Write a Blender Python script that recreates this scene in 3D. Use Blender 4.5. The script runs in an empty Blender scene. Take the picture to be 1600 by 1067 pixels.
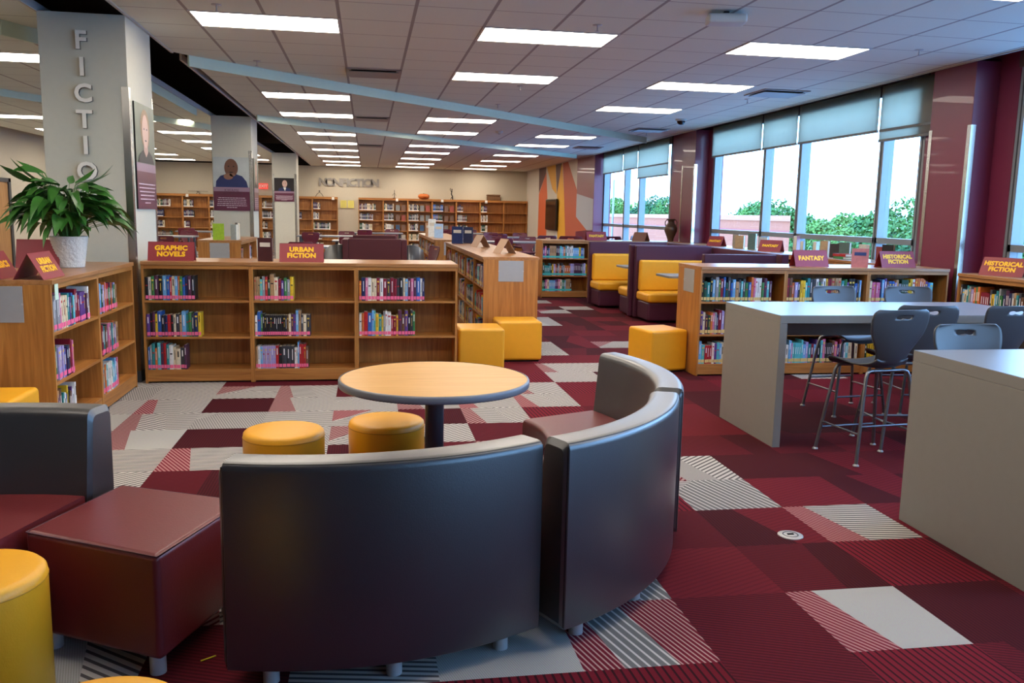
import bpy, math, random
from mathutils import Vector, Matrix
PI = math.pi
rnd = random.Random(7)
SC = bpy.context.scene
COL = SC.collection

# ------------------------------------------------------------------ camera
def make_camera():
    yaw, pitch, roll, F = 0.1684, 0.1480, 0.0198, 1338.0
    cam = bpy.data.cameras.new('camera'); co = bpy.data.objects.new('camera', cam); COL.objects.link(co)
    f = Vector((math.sin(yaw)*math.cos(pitch), math.cos(yaw)*math.cos(pitch), -math.sin(pitch)))
    r = Vector((math.cos(yaw), -math.sin(yaw), 0)); u = r.cross(f)
    r2 = r*math.cos(roll) + u*math.sin(roll); u2 = r2.cross(f)
    m = Matrix((r2, u2, -f)).transposed().to_4x4(); m.translation = (0, 0, 1.55)
    co.matrix_world = m
    cam.sensor_width = 36; cam.lens = F/1600*36; cam.clip_start = .05; cam.clip_end = 1000
    SC.camera = co
make_camera()

# ------------------------------------------------------------------ world, exposure
W = bpy.data.worlds.new('sky'); SC.world = W; W.use_nodes = True
nt = W.node_tree; nt.nodes.clear()
wo = nt.nodes.new('ShaderNodeOutputWorld'); bg = nt.nodes.new('ShaderNodeBackground')
tc = nt.nodes.new('ShaderNodeTexCoord'); sx = nt.nodes.new('ShaderNodeSeparateXYZ'); rp = nt.nodes.new('ShaderNodeValToRGB')
nt.links.new(tc.outputs['Generated'], sx.inputs[0]); nt.links.new(sx.outputs['Z'], rp.inputs[0])
rp.color_ramp.elements[0].position = 0.0; rp.color_ramp.elements[0].color = (.34, .63, 1, 1)
rp.color_ramp.elements[1].position = .5; rp.color_ramp.elements[1].color = (.20, .46, 1, 1)
nt.links.new(rp.outputs[0], bg.inputs[0]); bg.inputs[1].default_value = 10.5
nt.links.new(bg.outputs[0], wo.inputs[0])
SC.view_settings.view_transform = 'Standard'; SC.view_settings.look = 'None'
SC.view_settings.exposure = 0.13; SC.view_settings.gamma = 1.0; SC.view_settings.use_curve_mapping = False
LIGHT_STRENGTH = 14
SC.render.engine = 'CYCLES'
SC.cycles.max_bounces = 7; SC.cycles.diffuse_bounces = 4; SC.cycles.glossy_bounces = 3; SC.cycles.transparent_max_bounces = 8
SC.cycles.use_denoising = True; SC.cycles.sample_clamp_indirect = 6.0
SC.cycles.use_light_tree = True

# ------------------------------------------------------------------ helpers
def S(r, g, b):
    def c(v):
        v /= 255.0
        return v/12.92 if v <= .04045 else ((v+.055)/1.055)**2.4
    return (c(r), c(g), c(b), 1)

MATS = {}
def mat(name, col, rough=.5, metal=0, spec=.5, noise=0, nscale=20, bump=0, bscale=200, coat=0, emit=None, estr=0, stretch=None):
    if name in MATS: return MATS[name]
    m = bpy.data.materials.new(name); m.use_nodes = True; MATS[name] = m
    n = m.node_tree; p = n.nodes['Principled BSDF']
    p.inputs['Base Color'].default_value = col; p.inputs['Roughness'].default_value = rough
    p.inputs['Metallic'].default_value = metal; p.inputs['Specular IOR Level'].default_value = spec
    p.inputs['Coat Weight'].default_value = coat
    if emit: p.inputs['Emission Color'].default_value = emit; p.inputs['Emission Strength'].default_value = estr
    t = n.nodes.new('ShaderNodeTexCoord'); vec = t.outputs['Object']
    if stretch:
        mp = n.nodes.new('ShaderNodeMapping'); mp.inputs['Scale'].default_value = stretch
        n.links.new(vec, mp.inputs[0]); vec = mp.outputs[0]
    if noise or True:
        nz = n.nodes.new('ShaderNodeTexNoise'); nz.inputs['Scale'].default_value = nscale; nz.inputs['Detail'].default_value = 3
        n.links.new(vec, nz.inputs['Vector'])
        mx = n.nodes.new('ShaderNodeMix'); mx.data_type = 'RGBA'
        k = noise or .04
        mx.inputs[6].default_value = tuple(min(1, c*(1+k)) for c in col[:3]) + (1,)
        mx.inputs[7].default_value = tuple(c*(1-k) for c in col[:3]) + (1,)
        n.links.new(nz.outputs['Fac'], mx.inputs[0]); n.links.new(mx.outputs[2], p.inputs['Base Color'])
    if bump:
        bz = n.nodes.new('ShaderNodeTexNoise'); bz.inputs['Scale'].default_value = bscale
        n.links.new(vec, bz.inputs['Vector'])
        b = n.nodes.new('ShaderNodeBump'); b.inputs['Strength'].default_value = bump; b.inputs['Distance'].default_value = .01
        n.links.new(bz.outputs['Fac'], b.inputs['Height']); n.links.new(b.outputs[0], p.inputs['Normal'])
    return m

def wood(name, light, dark, axis, rough=.42):
    if name in MATS: return MATS[name]
    m = bpy.data.materials.new(name); m.use_nodes = True; MATS[name] = m
    n = m.node_tree; p = n.nodes['Principled BSDF']; p.inputs['Roughness'].default_value = rough
    t = n.nodes.new('ShaderNodeTexCoord'); oi = n.nodes.new('ShaderNodeObjectInfo')
    ad = n.nodes.new('ShaderNodeVectorMath'); ad.operation = 'ADD'
    sc = n.nodes.new('ShaderNodeVectorMath'); sc.operation = 'SCALE'; sc.inputs['Scale'].default_value = 7.3
    cb = n.nodes.new('ShaderNodeCombineXYZ')
    for i in range(3): n.links.new(oi.outputs['Random'], cb.inputs[i])
    n.links.new(cb.outputs[0], sc.inputs[0]); n.links.new(t.outputs['Object'], ad.inputs[0]); n.links.new(sc.outputs[0], ad.inputs[1])
    mp = n.nodes.new('ShaderNodeMapping'); s = [14, 14, 14]; s[axis] = .9; mp.inputs['Scale'].default_value = s
    n.links.new(ad.outputs[0], mp.inputs[0])
    nz = n.nodes.new('ShaderNodeTexNoise'); nz.inputs['Scale'].default_value = 1.6; nz.inputs['Detail'].default_value = 5; nz.inputs['Distortion'].default_value = 1.2
    n.links.new(mp.outputs[0], nz.inputs['Vector'])
    mp2 = n.nodes.new('ShaderNodeMapping'); s2 = [90, 90, 90]; s2[axis] = 3; mp2.inputs['Scale'].default_value = s2
    n.links.new(ad.outputs[0], mp2.inputs[0])
    n2 = n.nodes.new('ShaderNodeTexNoise'); n2.inputs['Scale'].default_value = 2; n.links.new(mp2.outputs[0], n2.inputs['Vector'])
    r = n.nodes.new('ShaderNodeValToRGB'); r.color_ramp.elements[0].position = .32; r.color_ramp.elements[0].color = dark
    r.color_ramp.elements[1].position = .68; r.color_ramp.elements[1].color = light
    n.links.new(nz.outputs['Fac'], r.inputs[0])
    mx = n.nodes.new('ShaderNodeMix'); mx.data_type = 'RGBA'; mx.blend_type = 'MULTIPLY'; mx.inputs[0].default_value = .35
    n.links.new(r.outputs[0], mx.inputs[6]); n.links.new(n2.outputs['Fac'], mx.inputs[7]); n.links.new(mx.outputs[2], p.inputs['Base Color'])
    return m

def stripes(name, a, b, ang, period, duty=.5):
    if name in MATS: return MATS[name]
    m = bpy.data.materials.new(name); m.use_nodes = True; MATS[name] = m
    n = m.node_tree; p = n.nodes['Principled BSDF']; p.inputs['Roughness'].default_value = .95; p.inputs['Specular IOR Level'].default_value = .15
    t = n.nodes.new('ShaderNodeTexCoord')
    d = n.nodes.new('ShaderNodeVectorMath'); d.operation = 'DOT_PRODUCT'; d.inputs[1].default_value = (math.cos(ang), math.sin(ang), 0)
    n.links.new(t.outputs['Object'], d.inputs[0])
    q = n.nodes.new('ShaderNodeMath'); q.operation = 'DIVIDE'; q.inputs[1].default_value = period; n.links.new(d.outputs['Value'], q.inputs[0])
    fr = n.nodes.new('ShaderNodeMath'); fr.operation = 'FRACT'; n.links.new(q.outputs[0], fr.inputs[0])
    g = n.nodes.new('ShaderNodeMath'); g.operation = 'GREATER_THAN'; g.inputs[1].default_value = duty; n.links.new(fr.outputs[0], g.inputs[0])
    mx = n.nodes.new('ShaderNodeMix'); mx.data_type = 'RGBA'; mx.inputs[6].default_value = a; mx.inputs[7].default_value = b
    n.links.new(g.outputs[0], mx.inputs[0])
    nz = n.nodes.new('ShaderNodeTexNoise'); nz.inputs['Scale'].default_value = 260; n.links.new(t.outputs['Object'], nz.inputs['Vector'])
    m2 = n.nodes.new('ShaderNodeMix'); m2.data_type = 'RGBA'; m2.blend_type = 'MULTIPLY'; m2.inputs[0].default_value = .5
    n.links.new(mx.outputs[2], m2.inputs[6]); n.links.new(nz.outputs['Color'], m2.inputs[7])
    hs = n.nodes.new('ShaderNodeHueSaturation'); hs.inputs['Value'].default_value = 1.3; n.links.new(m2.outputs[2], hs.inputs['Color'])
    m3 = n.nodes.new('ShaderNodeMix'); m3.data_type = 'RGBA'; m3.inputs[0].default_value = .45
    n.links.new(mx.outputs[2], m3.inputs[7]); n.links.new(hs.outputs[0], m3.inputs[6]); n.links.new(m3.outputs[2], p.inputs['Base Color'])
    return m

class MB:
    def __init__(s): s.v = []; s.f = []; s.m = []; s.sm = []
    def add(s, vs, fs, m=0, sm=False):
        o = len(s.v); s.v += [tuple(v) for v in vs]
        for f in fs: s.f.append([o+i for i in f]); s.m.append(m); s.sm.append(sm)
        return s
    def box(s, x0, x1, y0, y1, z0, z1, m=0):
        return s.add([(x0,y0,z0),(x1,y0,z0),(x1,y1,z0),(x0,y1,z0),(x0,y0,z1),(x1,y0,z1),(x1,y1,z1),(x0,y1,z1)],
                     [(0,3,2,1),(4,5,6,7),(0,1,5,4),(1,2,6,5),(2,3,7,6),(3,0,4,7)], m)
    def prism(s, poly, z0, z1, m=0):     # poly of (x,y), counter-clockwise
        n = len(poly)
        vs = [(x,y,z0) for x,y in poly] + [(x,y,z1) for x,y in poly]
        return s.add(vs, [tuple(range(n-1,-1,-1)), tuple(range(n,2*n))] + [(i,(i+1)%n,n+(i+1)%n,n+i) for i in range(n)], m)
    def ring(s, pts_list, m=0, closed=True, caps=True, sm=True):    # loft a list of loops
        n = len(pts_list[0]); vs = [p for l in pts_list for p in l]; fs = []
        for k in range(len(pts_list)-1):
            for i in range(n if closed else n-1):
                fs.append((k*n+i, k*n+(i+1)%n, (k+1)*n+(i+1)%n, (k+1)*n+i))
        s.add(vs, fs, m, sm)
        if caps:
            s.add(pts_list[0], [tuple(range(n-1,-1,-1))], m); s.add(pts_list[-1], [tuple(range(n))], m)
        return s
    def tube(s, pts, r, n=10, m=0, radii=None):
        pts = [Vector(p) for p in pts]; loops = []
        up = Vector((0,0,1))
        for i, p in enumerate(pts):
            d = (pts[min(i+1,len(pts)-1)]-pts[max(i-1,0)]).normalized()
            if i == 0:
                a = d.cross(up) if abs(d.z) < .95 else d.cross(Vector((1,0,0)))
                a.normalize()
            else:
                a = (a - d*a.dot(d)).normalized()
            b = d.cross(a); rr = radii[i] if radii else r
            loops.append([tuple(p + (a*math.cos(2*PI*k/n) + b*math.sin(2*PI*k/n))*rr) for k in range(n)])
        return s.ring(loops, m)
    def lathe(s, prof, c=(0,0,0), n=32, m=0, sm=True, caps=True):    # prof [(r,z)] bottom to top
        loops = [[(c[0]+r*math.cos(2*PI*k/n), c[1]+r*math.sin(2*PI*k/n), c[2]+z) for k in range(n)] for r, z in prof]
        return s.ring(loops, m, sm=sm, caps=caps)
    def build(s, name, mats, parent=None, bevel=0, seg=2, loc=None, rot=None, subsurf=0, solid=0):
        me = bpy.data.meshes.new(name); me.from_pydata(s.v, [], s.f)
        if not isinstance(mats, (list, tuple)): mats = [mats]
        for m in mats: me.materials.append(m)
        me.polygons.foreach_set('material_index', s.m); me.polygons.foreach_set('use_smooth', s.sm); me.update()
        o = bpy.data.objects.new(name, me); COL.objects.link(o)
        if parent: o.parent = parent
        if loc: o.location = loc
        if rot: o.rotation_euler = rot
        if solid:
            md = o.modifiers.new('thickness', 'SOLIDIFY'); md.thickness = solid; md.offset = 0
        if bevel:
            md = o.modifiers.new('edge', 'BEVEL'); md.width = bevel; md.segments = seg; md.limit_method = 'ANGLE'; md.angle_limit = .6
            if seg > 2:
                for p in me.polygons: p.use_smooth = True
                wn = o.modifiers.new('normals', 'WEIGHTED_NORMAL'); wn.keep_sharp = False
        if subsurf:
            md = o.modifiers.new('smooth', 'SUBSURF'); md.levels = md.render_levels = subsurf
        return o

def tag(o, label, cat, group=None, kind=None):
    if label: o['label'] = label
    if cat: o['category'] = cat
    if group: o['group'] = group
    if kind: o['kind'] = kind
    return o
def thing(name, label, cat, loc=(0,0,0), rz=0, group=None):
    o = bpy.data.objects.new(name, None); COL.objects.link(o); o.empty_display_size = .1
    o.location = loc; o.rotation_euler = (0,0,rz)
    return tag(o, label, cat, group)
def struct(o): o['kind'] = 'structure'; return o
def dup(root, loc, rz, label, group=None):
    r = root.copy(); COL.objects.link(r); r.location = loc; r.rotation_euler = (0,0,rz)
    r['label'] = label
    if group: r['group'] = group
    for ch in list(root.children):
        c = ch.copy(); COL.objects.link(c); c.parent = r
        for g in list(ch.children):
            d = g.copy(); COL.objects.link(d); d.parent = c
    return r
def ordn(i):
    w = ['first','second','third','fourth','fifth','sixth','seventh','eighth','ninth','tenth','eleventh','twelfth','thirteenth','fourteenth','fifteenth','sixteenth','seventeenth','eighteenth','nineteenth','twentieth']
    if i < 20: return w[i]
    n = i+1; suf = {1:'st',2:'nd',3:'rd'}.get(n % 10, 'th')
    return '%d%s' % (n, suf)
def text_mesh(s, size, extrude=.001, bold=0, xs=1.0, align='CENTER', spacing=1.0):
    c = bpy.data.curves.new('lettering', 'FONT'); c.body = s; c.size = size; c.extrude = extrude; c.offset = bold
    c.align_x = align; c.align_y = 'CENTER'; c.space_character = spacing; c.resolution_u = 3; c.space_line = .95
    o = bpy.data.objects.new('lettering', c); COL.objects.link(o)
    dg = bpy.context.evaluated_depsgraph_get()
    me = bpy.data.meshes.new_from_object(o.evaluated_get(dg))
    bpy.data.objects.remove(o); bpy.data.curves.remove(c)
    for v in me.vertices: v.co.x *= xs
    return me
def lettering(name, s, size, m, parent=None, matrix=None, side=None, **k):
    me = text_mesh(s, size, **k); me.materials.clear(); me.materials.append(m)
    if side:
        me.materials.append(side)
        for f in me.polygons:
            if abs(f.normal.z) < .5: f.material_index = 1
            f.use_smooth = False
    o = bpy.data.objects.new(name, me); COL.objects.link(o)
    if parent: o.parent = parent
    if matrix is not None: o.matrix_local = matrix
    return o
def frame(origin, xdir, ydir):     # matrix: local x -> xdir, y -> ydir, z -> normal
    x = Vector(xdir).normalized(); y = Vector(ydir).normalized(); z = x.cross(y)
    m = Matrix((x, y, z)).transposed().to_4x4(); m.translation = origin
    return m

# ------------------------------------------------------------------ materials
OAKV = wood('oak_vertical', S(208,142,68), S(172,108,46), 2)
OAKH = wood('oak_horizontal', S(208,142,70), S(170,106,46), 0)
OAKY = wood('oak_lengthwise', S(208,142,70), S(170,106,46), 1)
OAKTOP = wood('oak_top_sheen', S(196,140,88), S(170,112,62), 0, .28)  # pinkish reflected light on the top boards mixed into the oak colour
MAPLE = wood('maple_laminate', S(232,178,98), S(222,162,80), 0, .38)
WALL = mat('cream_wall_paint', S(196,186,164), .7, bump=.05, bscale=300)
COLM = mat('grey_column_paint', S(200,196,178), .6, bump=.05, bscale=300)
MAROONW = mat('maroon_wall_paint', S(116,38,64), .38, coat=.15)
BLACK = mat('black_void', S(8,9,10), .9)
STEEL = mat('brushed_steel', S(190,190,188), .22, 1, stretch=(30,30,1), noise=.1)
ALU = mat('aluminium_frame', S(132,138,142), .4, .3)
DGREY = mat('dark_frame', S(60,62,66), .5)
TEAL = mat('pale_teal_paint', S(206,220,196), .55)
BLINDM = mat('grey_blind_fabric', S(200,206,198), .8, bump=.2, bscale=400)
_n = BLINDM.node_tree; _t = _n.nodes.new('ShaderNodeBsdfTranslucent'); _t.inputs[0].default_value = S(222,218,200); _m = _n.nodes.new('ShaderNodeMixShader'); _m.inputs[0].default_value = .68
_n.links.new(_n.nodes['Principled BSDF'].outputs[0], _m.inputs[1]); _n.links.new(_t.outputs[0], _m.inputs[2]); _n.links.new(_m.outputs[0], _n.nodes['Material Output'].inputs[0])
VINYLG = mat('charcoal_vinyl', S(38,38,40), .36, spec=1.0, bump=.08, bscale=220, noise=.06, nscale=60)
VINYLG.node_tree.nodes['Principled BSDF'].inputs['Coat Weight'].default_value = 1.0; VINYLG.node_tree.nodes['Principled BSDF'].inputs['Coat Roughness'].default_value = .38
VINYLM = mat('maroon_vinyl', S(108,38,40), .36, bump=.06, bscale=160)
VINYLY = mat('yellow_vinyl', S(236,168,34), .4, bump=.06, bscale=160)
VINYLP = mat('plum_vinyl', S(74,28,50), .42, bump=.06, bscale=160)
PIPING = mat('dark_piping', S(28,26,26), .4)
METAL = mat('satin_metal', S(188,186,184), .35, .35)
TUBEM = mat('grey_tube', S(132,132,132), .32, .8)
PLAST = mat('charcoal_plastic', S(74,76,80), .36)
PLASTM = mat('maroon_plastic', S(96,30,46), .38)
LAMG = mat('grey_laminate', S(138,134,126), .5)
LAMT = mat('grey_laminate_top', S(124,130,138), .3)
EDGE = mat('grey_edge_band', S(112,116,124), .35)
PILLAR = mat('dark_grey_pillar', S(72,76,84), .35, .3)
SIGNM = mat('maroon_sign_card', S(142,42,50), .45)
GOLD = mat('gold_lettering', S(250,190,10), .5)
PLATE = mat('pale_grey_plate', S(172,172,170), .35, .2)
PAPER = mat('white_paper', S(232,230,222), .8)
PAGE = mat('book_pages', S(226,216,192), .9)
PINK = mat('pink_label', S(245,110,150), .6)
AMBER = mat('amber_label', S(226,196,120), .6)
TEALL = mat('teal_label', S(70,190,180), .6)
WHITEL = mat('white_label', S(232,230,224), .6)
LETTER = mat('silver_lettering', S(238,232,220), .4, .05); LETTERSIDE = mat('letter_returns', S(96,90,80), .5, .3)
LEAF = mat('leaf_green', S(52,104,36), .4, noise=.35, nscale=12)
STEM = mat('stem_green', S(80,116,48), .5)
POTM = mat('white_woven_pot', S(214,208,198), .7, noise=.15, nscale=60, bump=1, bscale=45)
SOIL = mat('soil', S(50,38,28), .95)
BRONZE = mat('bronze_glaze', S(92,66,46), .3, .3, noise=.2)
# ================================================================== THE SETTING
# ------------------------------------------------------------------ carpet
BURG = [S(94,20,31), S(72,15,24), S(104,24,34), S(56,14,20)]
GR = S(176,166,158); GRD = S(88,84,84); CRM = S(188,182,174)
floor_mats = [stripes('carpet_burgundy', BURG[0], BURG[1], 1.2, .02), stripes('carpet_burgundy_dark', BURG[3], BURG[1], 0, .016),
    stripes('carpet_burgundy_light', BURG[2], BURG[0], 2.0, .03, .6), stripes('carpet_burgundy_black', S(112,22,36), S(52,12,20), .05, .03, .7),
    stripes('carpet_grey', S(166,160,154), S(128,124,120), .3, .018), stripes('carpet_grey_stripe', CRM, GRD, .9, .036, .6),
    stripes('carpet_grey_diagonal', CRM, GRD, 2.3, .034, .6), stripes('carpet_grey_across', CRM, GRD, 1.4, .030, .55),
    stripes('carpet_pink', S(170,120,118), S(116,34,48), .5, .022), stripes('carpet_pink_diagonal', S(166,130,126), S(100,24,36), 2.5, .030, .55),
    stripes('carpet_grey_thin_lines', S(112,110,108), S(196,192,184), .28, .034, .72), stripes('carpet_maroon_thin_lines', S(108,24,38), S(182,142,136), .28, .020, .66), stripes('carpet_light_plain', S(176,174,168), S(158,156,150), .28, .008), stripes('carpet_red_wide_lines', S(104,18,30), S(50,12,18), .05, .03, .7)]
GREY_CELLS = {(3,0),(4,2),(3,3),(3,4),(1,0),(1,1),(0,0),(-1,0),(-3,0),(3,10),(3,11),(4,11),(2,9),(1,9),(2,8),(1,8),(1,7),(0,6),(1,5),(0,4),(-2,1),
    (-2,9),(-3,9),(-4,9),(-5,9),(-2,8),(-1,8),(0,8),(-4,8),(-5,8),(-1,7),(-2,7),(-3,7),(-4,7),(-5,7),(-1,6),(-2,6),(-4,6),(-5,6),
    (-3,5),(-2,5),(-4,5),(-4,4),(-5,4),(-4,3),(5,24),(6,22),(5,21),(4,19),(4,18),(3,14),(3,13),(5,14),(8,10),(3,16)}
fr = random.Random(3)
fb = MB()
def carpet_cell(c, r):
    x0 = .23+.497*c; y0 = 2.66+.503*r; x1 = x0+.497; y1 = y0+.503
    x1 = min(x1, 6.3)
    def poly(pts, m): fb.add([(p[0], p[1], 0) for p in pts], [tuple(range(len(pts)))], m)
    grey = (c, r) in GREY_CELLS or (c <= -4 and r >= 3 and fr.random() < .78 and (c, r) not in ((-3,8),))  or (r > 13 and c < 2 and fr.random() < .35)
    if not grey:
        if r == -1: m = 13 if c < 2 else (c % 2)*3
        else: m = fr.choice([0,0,1,2,0,1,2,3])
        if fr.random() < .3:
            k = fr.uniform(.3,.7); j = fr.uniform(.2,.8)
            poly([(x0,y0),(x0+k*(x1-x0),y0),(x0+j*(x1-x0),y1),(x0,y1)], m); poly([(x0+k*(x1-x0),y0),(x1,y0),(x1,y1),(x0+j*(x1-x0),y1)], (m+1)%4)
        else: poly([(x0,y0),(x1,y0),(x1,y1),(x0,y1)], m)
        return
    w = x1-x0; h = y1-y0; sty = fr.randrange(4)
    light = fr.choice([4,5,6,7,5,6,7,12]); light2 = fr.choice([5,6,7]); pink = fr.choice([8,9])
    if (c, r) == (3,0): sty, light, pink = 0, 12, 8
    if (c, r) == (4,2): sty, light, pink = 0, 7, 8
    if (c, r) == (1,0): sty, light, light2, pink = 3, 10, 11, 11
    if (c, r) in ((1,1),(3,3)): sty, light, light2 = 2, 10, 7
    if (c, r) == (0,0): sty, light, light2 = 2, 12, 10
    if sty == 0:
        k = .42
        poly([(x0,y0),(x0+k*w,y0),(x0+(k-.18)*w,y1),(x0,y1)], pink); poly([(x0+k*w,y0),(x1,y0),(x1,y1),(x0+(k-.18)*w,y1)], light)
    elif sty == 1:
        k = fr.uniform(.3,.6)
        poly([(x0,y0),(x1,y0),(x1,y0+k*h),(x0+.5*w,y0+(k+.15)*h),(x0,y0+(k-.15)*h)], light)
        poly([(x0,y0+(k-.15)*h),(x0+.5*w,y0+(k+.15)*h),(x1,y0+k*h),(x1,y1),(x0+.6*w,y1)], light2)
        poly([(x0,y0+(k-.15)*h),(x0+.6*w,y1),(x0,y1)], pink if fr.random() < .5 else light)
    elif sty == 2:
        poly([(x0,y0),(x1,y0),(x1,y1),(x0+.35*w,y1),(x0,y0+.6*h)], light); poly([(x0,y0+.6*h),(x0+.35*w,y1),(x0,y1)], light2)
    else:
        poly([(x0,y0),(x0+.3*w,y0),(x0+.15*w,y1),(x0,y1)], pink); poly([(x0+.3*w,y0),(x0+.7*w,y0),(x0+.5*w,y1),(x0+.15*w,y1)], light)
        poly([(x0+.7*w,y0),(x1,y0),(x1,y1),(x0+.5*w,y1)], pink if (c,r) == (1,0) else light2)
for r in range(-21, 60):
    for c in range(-17, 13): carpet_cell(c, r)
struct(fb.build('floor', floor_mats))
b = MB().box(-8.6,6.6,-8.2,33,-.3,-.01); struct(b.build('floor_slab', mat('concrete', S(120,118,112), .9)))

# ------------------------------------------------------------------ ceiling
def ceil_mat():
    m = bpy.data.materials.new('ceiling_tile_grid'); m.use_nodes = True; n = m.node_tree; p = n.nodes['Principled BSDF']
    p.inputs['Roughness'].default_value = .75; p.inputs['Specular IOR Level'].default_value = .3
    t = n.nodes.new('ShaderNodeTexCoord'); sp = n.nodes.new('ShaderNodeSeparateXYZ'); n.links.new(t.outputs['Object'], sp.inputs[0])
    def M(op, a, b=None):
        q = n.nodes.new('ShaderNodeMath'); q.operation = op
        for i, v in enumerate((a, b)):
            if v is None: continue
            if isinstance(v, (int, float)): q.inputs[i].default_value = v
            else: n.links.new(v, q.inputs[i])
        return q.outputs[0]
    def line(s, off, per, w):
        f = M('FRACT', M('DIVIDE', M('SUBTRACT', s, off), per)); d = M('MINIMUM', f, M('SUBTRACT', 1.0, f))
        return M('LESS_THAN', d, w/per/2)
    lx = line(sp.outputs['X'], -.223, .61, .028); ly = line(sp.outputs['Y'], 7.637, .61, .012)
    any_ = M('MAXIMUM', lx, ly)
    nz = n.nodes.new('ShaderNodeTexNoise'); nz.inputs['Scale'].default_value = 120; n.links.new(t.outputs['Object'], nz.inputs['Vector'])
    c1 = n.nodes.new('ShaderNodeMix'); c1.data_type = 'RGBA'; c1.inputs[6].default_value = S(226,230,216); c1.inputs[7].default_value = S(216,220,206); n.links.new(nz.outputs['Fac'], c1.inputs[0])
    c2 = n.nodes.new('ShaderNodeMix'); c2.data_type = 'RGBA'; n.links.new(any_, c2.inputs[0]); n.links.new(c1.outputs[2], c2.inputs[6]); c2.inputs[7].default_value = S(160,154,146)
    n.links.new(c2.outputs[2], p.inputs['Base Color'])
    b = n.nodes.new('ShaderNodeBump'); b.inputs['Strength'].default_value = .5; b.inputs['Distance'].default_value = .01; b.invert = True
    n.links.new(any_, b.inputs['Height']); n.links.new(b.outputs[0], p.inputs['Normal'])
    return m
CEILM = ceil_mat(); CZ = 3.14
def light_holes(y0, y1): return []
cb = MB().prism([(-1.98,-8),(5.93,-8),(5.93,32.55),(-1.98,32.55),(-1.9,10.1),(-1.84,9.86),(-1.98,9.68)], CZ, CZ+.02)
struct(cb.build('ceiling', CEILM))
cb = MB().prism([(-7.5,-8),(-2.69,-8),(-2.69,31.6),(-7.5,31.6)], CZ, CZ+.02); struct(cb.build('ceiling_left', CEILM))
struct(MB().box(-8.6,6.8,-8.2,33,CZ+.75,CZ+.85).build('ceiling_plenum', BLACK))
# edge trims of the open slot, the fins hanging under it
tr = MB().box(-2.0,-1.975,-8,9.68,CZ-.012,CZ+.06).box(-2.0,-1.975,10.1,32.55,CZ-.012,CZ+.06).box(-2.70,-2.68,-8,31.6,CZ-.012,CZ+.06).box(5.92,5.94,-8,32.55,CZ-.012,CZ+.05)
struct(tr.build('trim_ceiling_edge', mat('white_trim', S(190,188,182), .5)))
def fin(name, a, b_, h, th=.03):
    a = Vector((*a,0)); b_ = Vector((*b_,0)); d = (b_-a).normalized(); n = Vector((-d.y,d.x,0))*th/2
    m = MB().prism([(q.x,q.y) for q in (a-n,b_-n,b_+n,a+n)], CZ-h, CZ+.001)
    return m.build(name, TEAL)
for i, (a, b_, h, lab) in enumerate([((-1.86,9.84),(5.6,17.15),.115,'long pale teal ceiling fin crossing the tiles, the one closest to the camera'),
      ((-1.86,15.62),(5.5,22.7),.10,'pale teal ceiling fin crossing the tiles beyond the nearer long one'),
      ((-2.72,9.0),(-2.72,14.85),.13,'pale teal fin along the edge of the dark ceiling slot'),
      ((-3.16,8.44),(-2.70,9.45),.13,'short teal fin behind the top of the column lettered FICTION'),
      ((-5.7,12.0),(-2.9,18.0),.10,'teal ceiling fin passing behind the column lettered FICTION')]):
    tag(fin('ceiling_fin', a, b_, h), lab, 'ceiling fin', 'slanted ceiling fins')

# ------------------------------------------------------------------ ceiling lights
LFR = mat('light_frame_white', S(200,198,192), .5)
LIT = mat('light_diffuser', S(255,250,240), .5, emit=(1,.90,.77,1), estr=LIGHT_STRENGTH)
lf = MB(); 
for q in ((0,1.22,0,.02),(0,1.22,.59,.61),(0,.02,.02,.59),(1.2,1.22,.02,.59)): lf.box(q[0],q[1],q[2],q[3],-.006,.012)
ld = MB().box(.02,1.2,.02,.59,-.003,.012)
light0 = thing('ceiling_light', 'x', 'ceiling light')
lf.build('frame', LFR, light0); ld.build('diffuser', LIT, light0)
ROWN = {0:'over the row next to the dark slot', 1:'in the middle row', 2:'in the row next to the windows', 3:'beyond the slot, in the row beside it', 4:'beyond the slot, in the row by the far wall'}
first = True
for ci, (x, rows) in enumerate([(-1.443,[-8,-4,0,8,12,18,22,26,30.5,35,38.7]), (.997,[-8,-4,0,4,12,16,22,26,30.5,35,38.7]), (3.437,[-8,-4,0,4,8,16,20,26,30.5,35,38.7]),  # negative rows: unseen panels added for lighting, save one seen in the window row
        (-4.4,[-8,-4,4.2,15.1,19.5,23.5,27.5,31.5,35.5]), (-6.95,[-4,4.2,15.6,20.2,24.2,28.5,33,37.5])]):
    n = 0
    for j in rows:
        y = 7.637+.61*j
        if y < 5: lab = 'added unseen light panel %s, overhead out of frame, %s from the camera' % (ROWN[ci], ordn(int(-j/4)))
        else: n += 1; lab = '%s long recessed light panel %s, counted going away' % (ordn(n-1).capitalize(), ROWN[ci])
        if y < 5 and not (ci == 2 and j == -4): lab = lab.replace('out of frame, ', '')
        lab = ' '.join(lab.split()[:16])
        if first: light0.location = (x,y,CZ); light0['label'] = lab; light0['group'] = 'recessed ceiling light panels'; first = False
        else: dup(light0, (x,y,CZ), 0, lab)

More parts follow.
